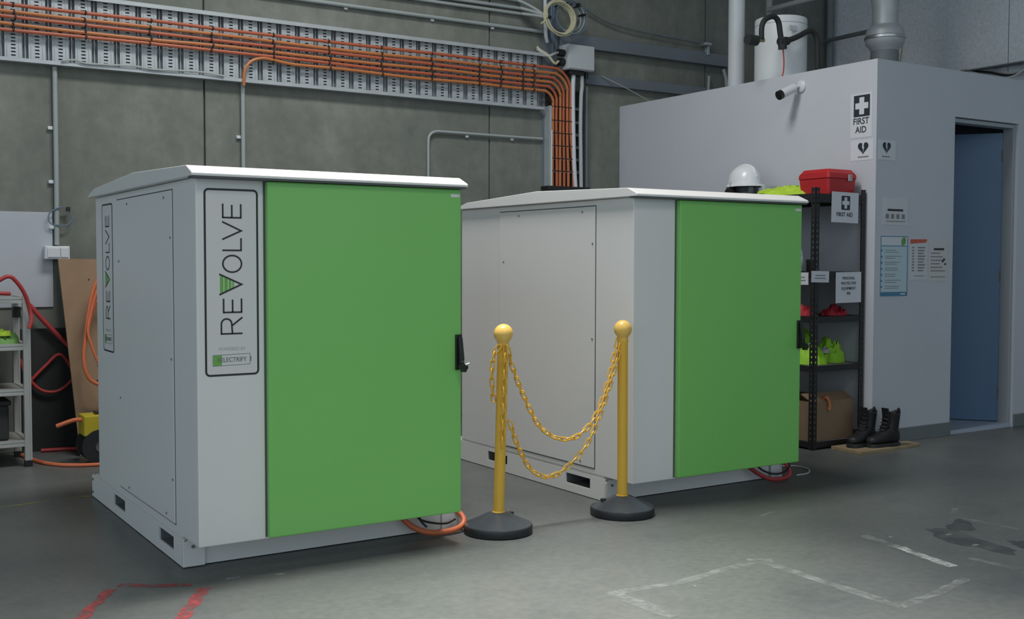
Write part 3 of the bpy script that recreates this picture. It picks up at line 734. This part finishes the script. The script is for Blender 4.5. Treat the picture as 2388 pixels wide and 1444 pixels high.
def heap(sx, sy, h, seed, nx=30, ny=26, rough=.35, freq=3.2, edge=.5):
    """crumpled cloth: a rounded closed shell with soft folds and creases"""
    g = G(); vs = []
    for j in range(ny+1):
        for i in range(nx+1):
            u = i/nx*2-1; v = j/ny*2-1
            a_ = math.atan2(v, u); k = max(abs(u), abs(v)); rr = k*(1+.16*edge*noise.noise((math.cos(a_)*1.7+seed, math.sin(a_)*1.7, seed*.7))*2)
            x_ = rr*math.cos(a_); y_ = rr*math.sin(a_)
            e = max(0., 1-k**3.2)**.5
            w = noise.noise((x_*1.1+seed, y_*1.1, 2.2))
            fold = 1-abs(math.sin((x_*1.3+y_*.9+w*1.6)*freq+seed))       # long soft ridges
            big = .75+.55*noise.noise((x_*1.4-seed, y_*1.4, .3))
            vs.append((x_*sx, y_*sy, max(0, h*e*(big+rough*.55*(fold-.45)+.10*noise.noise((x_*6, y_*6, seed))))))
    fs = [(j*(nx+1)+i, j*(nx+1)+i+1, (j+1)*(nx+1)+i+1, (j+1)*(nx+1)+i) for j in range(ny) for i in range(nx)]
    k = len(vs); ring = [i for i in range(nx+1)]+[(j*(nx+1)+nx) for j in range(1, ny+1)]+[(ny*(nx+1)+i) for i in range(nx-1, -1, -1)]+[j*(nx+1) for j in range(ny-1, 0, -1)]
    vs.append((0, 0, 0)); fs += [(ring[(q+1) % len(ring)], ring[q], k) for q in range(len(ring))]
    return g.add(vs, fs)
t = thing('gardening_bundle', 'small yellow and green crumpled bundle on the aluminium rack shelf', 'bundle', (1.085, 7.60, .775))
part('green_wrap', heap(.085, .06, .085, 3.1), 'postergreen', t, True)
part('yellow_wrap', heap(.04, .035, .045, 5.3).move((-.005, -.02, .055)), 'lime', t, True)

conduit([(.55, 7.42, 1.16), (.85, 7.42, 1.13), (1.0, 7.42, 1.165), (1.085, 7.42, 1.205), (1.135, 7.43, 1.17), (1.185, 7.45, 1.09), (1.215, 7.47, .99), (1.222, 7.46, .93), (1.205, 7.45, .88)],
        'red hose arching over the top of the aluminium rack', .0125, 'redcord', name='red_hose')['category'] = 'hose'
bpy.data.objects['red_hose']['group'] = 'red hoses'
solo('added_dark_sheet', G().box(1.235, 1.95, WY-.020, WY-.004, 0, .84), 'darkmatte', 'added dark sheet standing against the wall behind the red hoses', 'sheet', bevel=.003)  # made-up sheet, put in to darken the low wall beside the rack
for i, (a, b, c, h2) in enumerate(((.36, 1.04, .492, .225), (.36, 1.10, .167, .25), (.36, .94, .777, .21))):
    t = thing('storage_tub', ('dark storage tub on the middle rack shelf', 'dark storage tub on the lowest rack shelf', 'dark storage tub beside the yellow and green bundle')[i], 'tub', ((a+b)/2, 7.74, c), 0, 'tubs on the aluminium rack')
    part('tub_body', G().box(a, b, 7.58, 7.90, c, c+h2*.88), 'darkmatte', t, world=True, bevel=.012)
    part('tub_lid', G().box(a-.012, b+.012, 7.568, 7.912, c+h2*.885, c+h2), 'darkmatte', t, world=True, bevel=.006)
def hose(pts, label, r, material, name, cat, group=None):
    return solo(name, G().tube(pts, r, 8, 6), material, label, cat, group, smooth_=True)
hose([(.6, 7.70, 1.09), (.9, 7.70, 1.10), (1.05, 7.70, 1.095), (1.14, 7.72, 1.09)], 'red hose lying flat on top of the aluminium rack', .0125, 'redcord', 'red_hose', 'hose', 'red hoses')
hose([(1.285, 8.03, 1.02), (1.32, 8.04, .985), (1.38, 8.04, .91), (1.45, 8.04, .83), (1.53, 8.03, .74), (1.62, 8.01, .64)], 'red hose slanting down the wall behind the fibreboard sheet', .016, 'redcord', 'red_hose', 'hose', 'red hoses')
hose([(1.24, 8.05, .64), (1.28, 8.05, .53), (1.36, 8.05, .43), (1.45, 8.05, .405), (1.53, 8.05, .44), (1.58, 8.05, .52), (1.50, 8.05, .66), (1.40, 8.05, .585), (1.27, 8.05, .45)], 'dark red hose looped low on the wall beside the fibreboard sheet', .011, 'redcord', 'red_hose', 'hose', 'red hoses')
hose([(1.36, 8.02, .013), (1.5, 8.0, .013), (1.66, 7.97, .013), (1.9, 7.95, .013)], 'red hose lying along the foot of the wall', .013, 'redcord', 'red_hose', 'hose', 'red hoses')
t = thing('extension_cord', 'orange extension cord hung in a long loop over the fibreboard sheet', 'cord', (1.66, 7.80, .45))
part('loop', G().tube([(1.80, 7.74, 1.34), (1.735, 7.76, 1.27), (1.68, 7.76, 1.16), (1.645, 7.75, 1.06), (1.615, 7.73, .92), (1.59, 7.70, .78), (1.575, 7.68, .66), (1.585, 7.665, .57), (1.62, 7.66, .505), (1.70, 7.66, .475), (1.78, 7.66, .52)], .0125, 8), 'orangecord', t, True, world=True)
part('loop', G().tube([(1.80, 7.72, 1.30), (1.74, 7.735, 1.22), (1.68, 7.73, 1.11), (1.635, 7.715, .97), (1.605, 7.685, .84), (1.62, 7.67, .75), (1.66, 7.655, .63), (1.71, 7.645, .53), (1.78, 7.64, .47)], .0095, 8), 'orangecord', t, True, world=True)
part('loop', G().tube([(1.82, 7.75, 1.20), (1.74, 7.76, 1.14), (1.66, 7.745, 1.0), (1.615, 7.715, .86)], .0125, 8), 'orange', t, True, world=True)
part('hook', G().cyl((1.795, 7.86, 1.325), (1.795, 7.70, 1.325), .008, 8), 'steel', t, world=True)
hose([(1.21, 7.98, .012), (1.24, 7.80, .012), (1.275, 7.59, .012), (1.35, 7.42, .012), (1.45, 7.33, .012), (1.58, 7.28, .012), (1.85, 7.24, .012)], 'orange cord curving over the floor behind the lettered cabinet', .012, 'orangecord', 'extension_cord', 'cord')

cp = thing('air_compressor', 'small yellow wheeled compressor behind the lettered cabinet', 'compressor', (1.66, 7.44, 0))
part('body', G().box(-.155, .12, -.09, .09, .185, .315), 'yellowpaint', cp, bevel=.006)
part('top_grip', G().box(-.075, .10, -.035, .035, .3155, .332), 'black', cp, bevel=.004)
part('under_frame', G().box(-.12, .12, -.075, .075, .10, .184), 'black', cp, bevel=.006)
for y in (-.105, .075):
    wh = part('wheel', G().cyl((-.06, y, .115), (-.06, y+.03, .115), .11, 28), 'blackrubber', cp, True)
    part('hub', G().cyl((-.06, y-.004, .115), (-.06, y+.034, .115), .032, 20), 'chrome', wh, True)
part('stand', G().box(.08, .11, -.03, .03, .0, .10), 'black', cp)
part('outlet_hose', G().tube([(-.15, -.01, .285), (-.20, -.01, .285), (-.25, 0, .27), (-.30, .02, .25)], .014, 8), 'orangecord', cp, True)

# ------------------------------------------------------------------ black shelving against the office
HX0, HX1, HY0, HY1 = 5.862, 6.372, 5.27, 6.52
HL = [.055, .585, .925, 1.235, 1.775]       # tops of the five shelves
sh = thing('black_shelving', 'black five-tier shelving unit against the office wall', 'shelving', ((HX0+HX1)/2, (HY0+HY1)/2, 0))
def angle_post(cx, cy):
    g = G(); H_, wl = 1.815, .040; pz = .0378
    for ax in (0, 1):
        def bx(a0, a1, z0, z1):
            if ax == 0: g.box(min(cx*a0, cx*a1), max(cx*a0, cx*a1), min(0, cy*.002), max(0, cy*.002), z0, z1)
            else: g.box(min(0, cx*.002), max(0, cx*.002), min(cy*a0, cy*a1), max(cy*a0, cy*a1), z0, z1)
        bx(0, .015, 0, H_); bx(.026, wl, 0, H_)
        for k in range(48): bx(.015, .026, k*pz+.012, min(H_, k*pz+.0378-.002))
    return g
for x, sx in ((HX0, 1), (HX1, -1)):
    for y, sy in ((HY0, 1), (HY1, -1)):
        part('post', angle_post(sx, sy).move((x-sh.location.x, y-sh.location.y, 0)), 'blackpaint', sh)
for i, z in enumerate(HL):
    hb = .062 if i == 4 else .042
    f = part('shelf_beam', G().box(HX0+.003, HX1-.003, HY0+.003, HY0+.018, z-hb, z).box(HX0+.003, HX1-.003, HY1-.018, HY1-.003, z-hb, z)
             .box(HX0+.003, HX0+.018, HY0+.018, HY1-.018, z-hb, z).box(HX1-.018, HX1-.003, HY0+.018, HY1-.018, z-hb, z), 'blackpaint', sh, world=True, bevel=.002, seg=1)
    part('shelf_board', G().box(HX0+.018, HX1-.018, HY0+.018, HY1-.018, z-.012, z-.003), 'shelfboard' if i in (0, 1) else 'blackpaint', f, world=True)

def sheet(name, label, cat, c, wd, ht, face, material='paper', tilt=0., group=None):
    """thin paper sheet; local x right, z up, facing -y ('front') or -x ('left')"""
    t = thing(name, label, cat, c, 0 if face == 'front' else -PI/2, group)
    q = part('paper', G().box(-wd/2, wd/2, -.0012, 0, 0, ht), material, t, rot=(0, tilt, 0))
    return t, q
UP = (PI/2, 0, 0)
def cross(q, x, z, w, h, a=.30):
    """white cross on a dark square"""
    p = part('emblem_ground', G().box(x-w/2, x+w/2, -.0018, -.0012, z-h/2, z+h/2), 'signdark', q, label='dark square with white cross')
    e, hx, hz = .40, w*a/2, h*a/2*w/h
    part('cross', G().prism([(x-hx, z-h*e), (x+hx, z-h*e), (x+hx, z-hz), (x+w*e, z-hz), (x+w*e, z+hz), (x+hx, z+hz), (x+hx, z+h*e), (x-hx, z+h*e), (x-hx, z+hz), (x-w*e, z+hz), (x-w*e, z-hz), (x-hx, z-hz)], 'y', -.0024, -.0018), 'paper', q)
def heart(q, x, z, s):
    pts = []
    for k in range(36):
        a = 2*PI*k/36; pts.append((x+s*.0625*16*math.sin(a)**3*.5, z+s*.0625*(13*math.cos(a)-5*math.cos(2*a)-2*math.cos(3*a)-math.cos(4*a))*.5))
    part('heart_emblem', G().prism(pts, 'y', -.0018, -.0012), 'signdark', q)
    part('flash_emblem', G().prism([(x-s*.07, z+s*.36), (x+s*.10, z+s*.36), (x+s*.03, z+s*.04), (x+s*.11, z+s*.04), (x-s*.02, z-s*.38), (x+s*.0, z-s*.05), (x-s*.09, z-s*.05)], 'y', -.0024, -.0018), 'paper', q)
def line(q, x0, x1, z, h, material='greyink'):
    part('print_line', G().box(x0, x1, -.0017, -.0012, z-h/2, z+h/2), material, q)

t, q = sheet('first_aid_sheet', 'first aid sheet with dark cross taped to the top of black shelving', 'sign', (6.155, HY0-.001, 1.578), .275, .212, 'front', tilt=.015)
cross(q, .005, .138, .088, .098); text('FIRST AID', .040, 'ink', q, (-.005, -.0018, .056), UP, bold=.0006, xs=.98)
t, q = sheet('equipment_sheet', 'white protective equipment sheet taped below the second black shelf', 'sign', (6.205, HY0-.001, 1.018), .262, .215, 'front', tilt=-.01)
for i, s_ in enumerate(('PERSONAL', 'PROTECTIVE', 'EQUIPMENT', 'PPE')): text(s_, .027, 'ink', q, (0, -.0018, .172-.036*i), UP, bold=.0003)
t, q = sheet('shelf_label', 'small white shelf label folded at the corner post of black shelving', 'label', (5.912, HY0-.003, 1.163), .175, .078, 'front', tilt=.02, group='small shelf labels')
line(q, -.05, .05, .048, .007); line(q, -.055, .055, .028, .007)
t, q = sheet('shelf_label', 'small white shelf label partly hidden by the green door edge', 'label', (HX0-.001, 5.40, 1.145), .15, .085, 'left', tilt=-.01, group='small shelf labels')
line(q, -.04, .045, .052, .008); line(q, -.045, .05, .030, .008)

# things on the shelving
b = thing('first_aid_box', 'red plastic first aid box with latch on top of the black shelving', 'box', (6.19, 5.46, HL[4]))
def tub(x0, x1, y0, y1, z0, z1, tp, r=.02):
    g = G(); secs = []
    for z, k in ((z0, 0), (z1, tp)): secs.append([(x, y, z) for x, y in rrect(x0-k, x1+k, y0-k, y1+k, r, 4)])
    return g.loft(secs)
part('tub', tub(-.135, .135, -.13, .13, 0, .115, .010), 'redplastic', b, bevel=.004)
lid = part('lid', tub(-.150, .150, -.145, .145, .1155, .148, -.003), 'redplastic', b, bevel=.004)
part('lid_top', tub(-.145, .145, -.14, .14, .1485, .182, -.022), 'redplastic', lid, bevel=.005)
part('latch', G().box(.045, .080, -.158, -.146, .098, .145), 'silvertape', b, bevel=.003)

hh = thing('hard_hat', 'white hard hat with black earmuffs on top of the black shelving', 'hard hat', (6.14, 6.235, HL[4]))
n = 36; secs = []
for r, z in [(.138, .118), (.136, .135), (.131, .165), (.120, .20), (.100, .23), (.070, .253), (.035, .265), (.005, .268)]:
    secs.append([(r*.86*math.cos(2*PI*k/n), r*1.02*math.sin(2*PI*k/n), z) for k in range(n)])
shl = part('shell', G().loft(secs), 'hat', hh, True)
secs = []
for s_ in (0, 1):
    secs.append([((.124+.012*s_+(.022 if math.sin(2*PI*k/n) < -.3 else 0)*s_)*math.cos(2*PI*k/n), (.143+.010*s_+(.03 if math.sin(2*PI*k/n) < -.5 else 0)*s_)*math.sin(2*PI*k/n), .122-.014*s_) for k in range(n)])
part('brim', G().loft(secs+[[(x, y, z-.006) for x, y, z in secs[1]], [(x*.97, y*.97, .112) for x, y, z in secs[0]]]), 'hat', shl, True)
part('ridge', G().tube([(0, -.125, .170), (0, -.09, .243), (0, 0, .270), (0, .09, .243), (0, .125, .170)], .012, 8), 'hat', shl, True)
part('headband', G().lathe([(.105, .060), (.110, .060), (.112, .115), (.106, .115)], 28, sy=1.1, sx=.9), 'black', hh, True)
for s_ in (-1, 1):
    m_ = part('earmuff', G().lathe([(.012, -.026), (.042, -.022), (.046, 0), (.042, .022), (.012, .026)], 20), 'black', hh, True, loc=(s_*.118, .03, .052), rot=(0, PI/2, 0))
    part('muff_arm', G().tube([(s_*.128, .03, .07), (s_*.140, .02, .10), (s_*.128, .01, .135)], .005, 6), 'chrome', hh, True)
part('chin_visor', G().loft([[(.088*math.cos(a)*s_, -.13*math.sin(a)*1.0, z) for a in [PI*k/14 for k in range(15)] for s_ in (1,)] for z in (.004, .10)], cap=False), 'visor', hh, True)

fs = thing('face_shield', 'clear face shield lying behind the folded hi-vis vest', 'face shield', (6.16, 5.98, HL[4]))
secs = [[(.075*math.cos(a), .085*math.sin(a)*(1-.25*z/.11), z) for a in [-.2+(PI+.4)*k/16 for k in range(17)]] for z in (.012, .05, .085, .10)]
part('visor', G().loft(secs, cap=False), 'bottle', fs, True)
part('crown', G().tube([(.078*math.cos(a), .088*math.sin(a)-.01, .016) for a in [2*PI*k/14 for k in range(14)]], .009, 8, 2, True), 'black', fs, True)
v = thing('hi_vis_vest', 'folded lime hi-vis vest lying on top of the black shelving', 'vest', (6.10, 5.755, HL[4]), 0, 'hi-vis vests')
part('cloth', heap(.17, .235, .075, 11.3, rough=.8, freq=5), 'lime', v, True)
part('fold', heap(.13, .16, .040, 13.9, rough=.5).move((-.03, .08, .030)), 'lime', v, True)

bt = thing('spray_bottle', 'blue-white bottle with purple cap on the second black shelf', 'bottle', (6.06, 5.60, HL[3]))
part('body', G().lathe([(.028, 0), (.033, .004), (.033, .12), (.026, .15), (.014, .165), (.013, .180)], 20), 'bottle', bt, True)
part('label', G().lathe([(.0335, .03), (.0338, .031), (.0338, .105), (.0335, .106)], 20), 'paper', bt, True)
part('cap', G().lathe([(.016, .180), (.018, .183), (.018, .205), (.008, .212)], 16).box(-.045, -.010, -.008, .008, .188, .206), 'purple', bt, True)
mu = thing('black_cup', 'small black cup beside the bottle on the second black shelf', 'cup', (6.03, 5.455, HL[3]))
part('body', G().lathe([(.030, 0), (.034, .006), (.038, .085), (.034, .086), (.030, .010)], 20), 'black', mu, True)
part('cup_handle', G().tube([(.0, -.036, .070), (.0, -.060, .062), (.0, -.062, .035), (.0, -.034, .020)], .006, 8), 'black', mu, True)
rg = thing('red_gloves', 'crumpled red work gloves on the third black shelf', 'gloves', (6.13, 5.44, HL[2]))
part('glove', heap(.115, .075, .065, 21.2, rough=.9, freq=5).move((.085, -.04, 0)), 'redcloth', rg, True)
part('glove', heap(.085, .075, .075, 23.7, rough=.6).move((-.15, .03, 0)), 'redcloth', rg, True)
v = thing('hi_vis_vest', 'crumpled lime hi-vis vest heaped on the fourth black shelf', 'vest', (6.04, 5.50, HL[1]), 0, 'hi-vis vests')
part('cloth', heap(.15, .16, .13, 31.1, rough=.8, freq=4.5), 'limegreen', v, True)
part('fold', heap(.085, .10, .13, 33.7, rough=.7, freq=4.5).move((.03, .05, .095)), 'limegreen', v, True)
v = thing('hi_vis_vest', 'smaller green hi-vis bundle with grey tape beside the heaped vest', 'vest', (6.245, 5.46, HL[1]), 0, 'hi-vis vests')
part('cloth', heap(.10, .095, .16, 41.7, rough=.9, freq=5), 'limegreen', v, True)
part('reflective_tape', heap(.04, .05, .05, 43.1).move((-.085, -.01, .070)), 'silvertape', v, True)

cbx = thing('cardboard_box', 'open cardboard box on the lowest black shelf', 'box', (6.105, 5.62, HL[0]))
w_, l_, h_ = .215, .31, .275
part('carton', G().box(-w_, w_, -l_, -l_+.006, 0, h_).box(-w_, w_, l_-.006, l_, 0, h_).box(-w_, -w_+.006, -l_+.006, l_-.006, 0, h_).box(w_-.006, w_, -l_+.006, l_-.006, 0, h_).box(-w_+.006, w_-.006, -l_+.006, l_-.006, 0, .008), 'card', cbx)
part('flap', G().prism([(-l_, h_), (-l_+.006, h_), (-l_-.0+.10, h_+.045), (-l_+.094, h_+.05)], 'x', -w_, w_), 'card', cbx)
solo('orange_strap', G().tube([(6.04, 5.36, .31), (6.035, 5.32, .352), (6.045, 5.303, .345), (6.06, 5.300, .30), (6.055, 5.300, .265)], .013, 8), 'orange2', 'short orange strap hanging over the edge of the cardboard box', 'strap', smooth_=True)

# ------------------------------------------------------------------ boots on a board
solo('wooden_board', G().prism([(6.00, 4.97), (6.33, 4.965), (6.345, 5.24), (6.02, 5.245)], 'z', 0, .024), 'wood', 'short timber board on the floor under the toes of the boots', 'board', bevel=.002)
solo('wooden_board', G().prism([(6.352, 4.985), (6.66, 5.00), (6.68, 5.11), (6.37, 5.235)], 'z', 0, .020), 'wood', 'thin timber offcut on the floor under the heels of the boots', 'board', bevel=.002)
def boot(label, x, y, z, rz):
    """work boot, toe towards -x, heel at the origin"""
    t = thing('work_boot', label, 'boot', (x, y, z), rz, 'black work boots')
    n = 20
    def sec(cx, hw, z0, zt):
        out = []
        for k in range(n):
            a = 2*PI*k/n; c, s_ = math.cos(a), math.sin(a)
            out.append((cx, hw*math.copysign(abs(c)**.75, c), z0+(zt-z0)*(.5+.5*math.copysign(abs(s_)**.75, s_))))
        return out
    foot = [sec(-.292, .012, .030, .050), sec(-.284, .032, .028, .068), sec(-.262, .044, .028, .082), sec(-.225, .050, .028, .088), sec(-.185, .049, .028, .098),
            sec(-.145, .046, .028, .122), sec(-.105, .043, .028, .150), sec(-.060, .041, .028, .150), sec(-.022, .037, .028, .140), sec(.002, .026, .030, .115), sec(.010, .010, .035, .09)]
    up = part('upper', G().loft(foot), 'leather', t, True)
    sh_ = []
    for zz, cx, rx, ry in ((.10, -.062, .066, .040), (.13, -.058, .060, .041), (.165, -.052, .056, .044), (.20, -.050, .058, .048), (.235, -.050, .062, .051), (.252, -.050, .064, .053), (.255, -.050, .058, .047), (.235, -.050, .052, .043)):
        sh_.append([(cx+rx*math.cos(2*PI*k/n), ry*math.sin(2*PI*k/n), zz+.012*math.cos(2*PI*k/n*2)*(zz > .2)) for k in range(n)])
    part('shaft', G().loft(sh_), 'leather', up, True)
    sole = [(-.298, 0), (-.290, .030), (-.262, .048), (-.215, .055), (-.16, .050), (-.10, .044), (-.04, .043), (.0, .034), (.013, .012)]
    sole = sole+[(a, -b) for a, b in sole[::-1] if b > 0]
    part('sole', G().prism(sole, 'z', .0, .029), 'blackrubber', t, bevel=.004)
    part('tongue', G().loft([[(cx+dx, yy, zz) for dx, yy in ((0, -.03), (.0, .03), (.012, .03), (.012, -.03))] for cx, zz in ((-.150, .125), (-.125, .17), (-.122, .22), (-.132, .285))]), 'leather', t, True)
    for k in range(5):
        part('lace', G().tube([(-.158+.011*k, -.030, .122+.026*k), (-.170+.011*k, 0, .128+.026*k), (-.158+.011*k, .030, .122+.026*k)], .0035, 6), 'black', t, True)
    part('pull_loop', G().tube([(.012, 0, .225), (.022, 0, .262), (.006, 0, .275), (-.005, 0, .25)], .006, 6), 'leather', t, True)
    return t
for o, k in ((boot('black work boot standing nearer the shelving, laces open', 6.335, 5.145, .0245, .10), .94), (boot('black work boot standing farther from the shelving, laces open', 6.455, 5.035, .0205, -.10), .94)): o.scale = (k, k, k)

# ------------------------------------------------------------------ signs and notices on the office
XL = OX-.0005
t, q = sheet('first_aid_sign', 'white FIRST AID sign with dark cross on the office side wall', 'sign', (XL, 5.335, 2.19), .19, .315, 'left', 'paper')
cross(q, .005, .225, .142, .152); text('FIRST\nAID', .064, 'ink', q, (0, -.0018, .085), UP, bold=.0008, xs=.92)
t, q = sheet('heart_sheet', 'white sheet with dark heart emblem on the office side wall', 'sign', (XL, 5.325, 2.028), .20, .146, 'left', 'paper', group='heart emblem sheets')
heart(q, .012, .090, .094); line(q, -.035, .060, .024, .010)
YF = OY-.0005
t, q = sheet('heart_sheet', 'white sheet with dark heart emblem on the office front wall', 'sign', (6.505, YF, 2.028), .185, .138, 'front', 'paper', group='heart emblem sheets')
heart(q, -.006, .090, .088); line(q, -.055, .030, .022, .008)
t, q = sheet('small_notice', 'pale notice of small icons above the blue bordered poster', 'notice', (6.605, YF, 1.57), .27, .19, 'front', 'paperdim')
line(q, -.085, .085, .105, .016, 'ink')
for i in range(4): line(q, -.105+.058*i, -.070+.058*i, .06, .034)
line(q, -.10, .11, .025, .006)
t, q = sheet('poster', 'blue bordered poster with green emblem on the office front wall', 'poster', (6.600, YF, 1.060), .30, .43, 'front', 'posterpale')
for a in ((-.15, .15, 0, .030), (-.15, .15, .424, .43), (-.15, -.142, .03, .424), (.142, .15, .03, .424), (-.142, .142, .356, .362)):
    part('border', G().box(a[0], a[1], -.0018, -.0012, a[2], a[3]), 'posterblue', q)
part('heading_panel', G().box(-.142, .142, -.0016, -.0012, .362, .424), 'paper', q)
part('leaf_emblem', G().prism([(.10+.026*math.cos(2*PI*k/16), .393+.030*math.sin(2*PI*k/16)+.006*math.cos(2*PI*k/16)) for k in range(16)], 'y', -.0024, -.0016), 'postergreen', q)
text('zones', .016, 'paper', q, (.11, -.0022, .014), UP, name='footer_print') if False else part('footer_print', G().box(.075, .125, -.0022, -.0018, .010, .020), 'paper', q)
for i in range(7):
    z = .325-.043*i
    part('tab', G().prism([(-.142, z+.010), (-.122, z), (-.142, z-.010)], 'y', -.0018, -.0012), 'posterblue', q)
    line(q, -.10, .02+.02*((i*3) % 4), z+.004, .004); line(q, -.10, .05-.02*((i*2) % 3), z-.010, .004)
t, q = sheet('notice_sheet', 'white notice sheet with a red heading beside the blue poster', 'notice', (6.872, YF, 1.175), .205, .30, 'front', 'paperdim')
part('heading', G().prism([(-.095, .262), (.085, .272), (.095, .297), (-.095, .295)], 'y', -.0018, -.0012), 'posterred', q)
for i in range(9): line(q, -.075, -.050, .235-.021*i, .010); line(q, -.010, .075-.01*(i % 3), .235-.021*i, .010)
line(q, -.05, .07, .028, .005)
t, q = sheet('notice_sheet', 'cream notice sheet of dark printed lines beside the doorway', 'notice', (7.100, YF, 1.165), .205, .305, 'front', 'papercream')
line(q, -.055, .065, .235, .016, 'ink')
for i in range(6): line(q, -.09, .02+.03*(i % 3), .205-.026*i, .008)
for a, z in ((.055, .16), (.07, .125), (.04, .145)): line(q, a, a+.022, z, .014, 'ink')
line(q, -.09, .08, .03, .006)

cm = thing('security_camera', 'white bullet security camera with black lens on the office side wall', 'camera', (OX, 5.90, 2.58))
part('mount_plate', G().lathe([(.045, 0), (.045, .012), (.030, .022), (.012, .024)], 24), 'pvc', cm, True, loc=(0, .0, .045), rot=(0, -PI/2, 0))
part('arm', G().tube([(-.02, 0, .045), (-.05, .01, .040), (-.07, .03, .015)], .013, 10), 'pvc', cm, True)
d = Vector((-.62, .10, -.30)).normalized(); p0 = Vector((-.055, .02, .035)); p1 = p0+d*.13
hb = part('housing', G().cyl(p0, p1, .033, 24), 'pvc', cm, True)
part('lens', G().cyl(p1, p1+d*.030, .035, 24).cyl(p1+d*.030, p1+d*.034, .022, 18), 'black', hb, True)

# ------------------------------------------------------------------ on and above the office roof
RZ = OH-.02
dp = thing('downpipe', 'tall white downpipe rising behind the office roof', 'pipe', (6.83, 7.05, RZ))
part('pipe', G().cyl((0, 0, 0), (0, 0, 4.4), .070, 24), 'pvc', dp, True)
part('pipe_clip', G().lathe([(.072, 1.2), (.077, 1.2), (.077, 1.235), (.072, 1.235)], 24), 'galv', dp, True)
tk = thing('water_heater', 'white cylindrical water heater standing on the office roof', 'water heater', (6.76, 6.47, RZ))
part('tank_shell', G().lathe([(.205, 0), (.208, .01), (.208, .545), (.205, .556), (.19, .562), (.10, .572), (.01, .575)], 40), 'tank', tk, True)
part('lid_seam', G().lathe([(.2085, .50), (.2095, .501), (.2095, .506), (.2085, .507)], 40), 'greyconduit', tk, True)
part('rating_plate', G().box(-.10, -.02, -.003, 0, .43, .47), 'paperdim', tk, loc=(-.02, -.206, 0))
pp = thing('lagged_pipes', 'black insulated pipes bending in front of the white water heater', 'pipe', (6.52, 6.225, RZ))
def lp(pts): return G().tube([(x-.0, 6.205, z) for x, z in pts], .0215, 10)
part('pipe', lp([(6.275, 3.02), (6.275, 3.10), (6.295, 3.155), (6.345, 3.19), (6.41, 3.205), (6.455, 3.17), (6.475, 3.09), (6.495, 3.0)]), 'insul', pp, True, world=True)
part('pipe', lp([(6.50, 3.02), (6.58, 3.045), (6.68, 3.085), (6.80, 3.14), (6.865, 3.125), (6.895, 3.06), (6.90, 2.96), (6.905, 2.86), (6.94, 2.80), (6.96, 2.73)]), 'insul', pp, True, world=True)
part('tee', G().cyl((6.495, 6.205, 3.055), (6.505, 6.205, 2.965), .034, 14).cyl((6.47, 6.205, 3.02), (6.56, 6.205, 3.035), .032, 14), 'insul', pp, True, world=True)
part('valve', G().cyl((6.13, 6.205, 3.0), (6.24, 6.205, 3.005), .020, 14).cyl((6.24, 6.205, 3.005), (6.30, 6.205, 3.01), .014, 10), 'brass', pp, True, world=True)
part('valve_knob', G().cyl((6.125, 6.205, 3.0), (6.22, 6.205, 3.0), .040, 16), 'insul', pp, True, world=True)
part('probe_wire', G().tube([(6.503, 6.20, 2.97), (6.515, 6.20, 2.88), (6.512, 6.20, 2.80), (6.495, 6.20, 2.74)], .006, 6), 'redcord', pp, True, world=True)
part('foot_elbow', G().tube([(6.95, 6.21, 2.80), (7.0, 6.25, 2.745), (7.08, 6.32, 2.735)], .026, 10), 'insul', pp, True, world=True)
du = thing('exhaust_duct', 'galvanised round duct with a bulging joint rising from the office roof', 'duct', (7.88, 6.34, RZ))
part('lower_duct', G().lathe([(.118, 0), (.118, .36), (.113, .42)], 36), 'galvdark', du, True)
part('joint', G().lathe([(.113, .40), (.130, .43), (.160, .46), (.165, .50), (.160, .56), (.150, .585), (.118, .62)], 36), 'galv', du, True)
part('upper_duct', G().lathe([(.112, .60), (.105, .70), (.112, .80), (.118, .85), (.118, 3.9)], 36), 'galv', du, True)
part('band', G().lathe([(.1655, .495), (.170, .50), (.170, .52), (.1655, .525)], 36), 'steel', du, True)
part('flex_wire', G().tube([(.17, 0, .56), (.205, -.02, .48), (.19, -.02, .34), (.15, -.02, .16)], .010, 6), 'cream', du, True)
hose([(9.04, 8.02, 3.60), (8.75, 7.60, 3.53), (8.35, 7.0, 3.43), (8.02, 6.50, 3.34)], 'dark pipe running from the wall corner to the round duct', .022, 'galvdark', 'branch_pipe', 'pipe')
hose([(7.66, 7.50, 3.655), (7.68, 7.06, 3.66), (7.69, 6.6, 3.665), (7.70, 6.0, 3.68)], 'grey pipe sloping overhead past the round duct', .024, 'conduit', 'overhead_pipe', 'pipe')
hose([(7.74, 7.56, 2.71), (7.74, 7.56, 3.2), (7.74, 7.56, 3.62), (7.74, 7.56, 4.6)], 'upright grey pipe behind the white water heater', .030, 'conduit', 'standpipe', 'pipe')
hose([(9.11, 8.03, 2.71), (9.11, 8.03, 3.5), (9.11, 8.03, 6.9)], 'dark upright pipe in the corner of the concrete walls', .035, 'galvdark', 'corner_pipe', 'pipe')
wt = thing('wall_cable_tray', 'narrow cable tray with loose leads on the right-hand wall', 'cable tray', (WX-.06, 5.9, 3.03))
part('rail', G().box(WX-.12, WX-.002, 4.2, 6.50, 3.065, 3.075), 'galvdark', wt, world=True)
for y in (4.6, 5.2, 5.8, 6.4): part('bracket', G().box(WX-.12, WX-.002, y, y+.02, 3.03, 3.066), 'galvdark', wt, world=True)
for i in range(3):
    part('lead', G().tube([(WX-.03-.03*i, 6.46, 3.085), (WX-.03-.03*i, 6.2, 3.06-.03*i), (WX-.04-.03*i, 5.95, 2.99-.02*i), (WX-.05-.02*i, 5.6, 3.03+.01*i), (WX-.05-.02*i, 4.3, 3.09)], .011, 6), ('palecable', 'black', 'greyconduit')[i], wt, True, world=True)
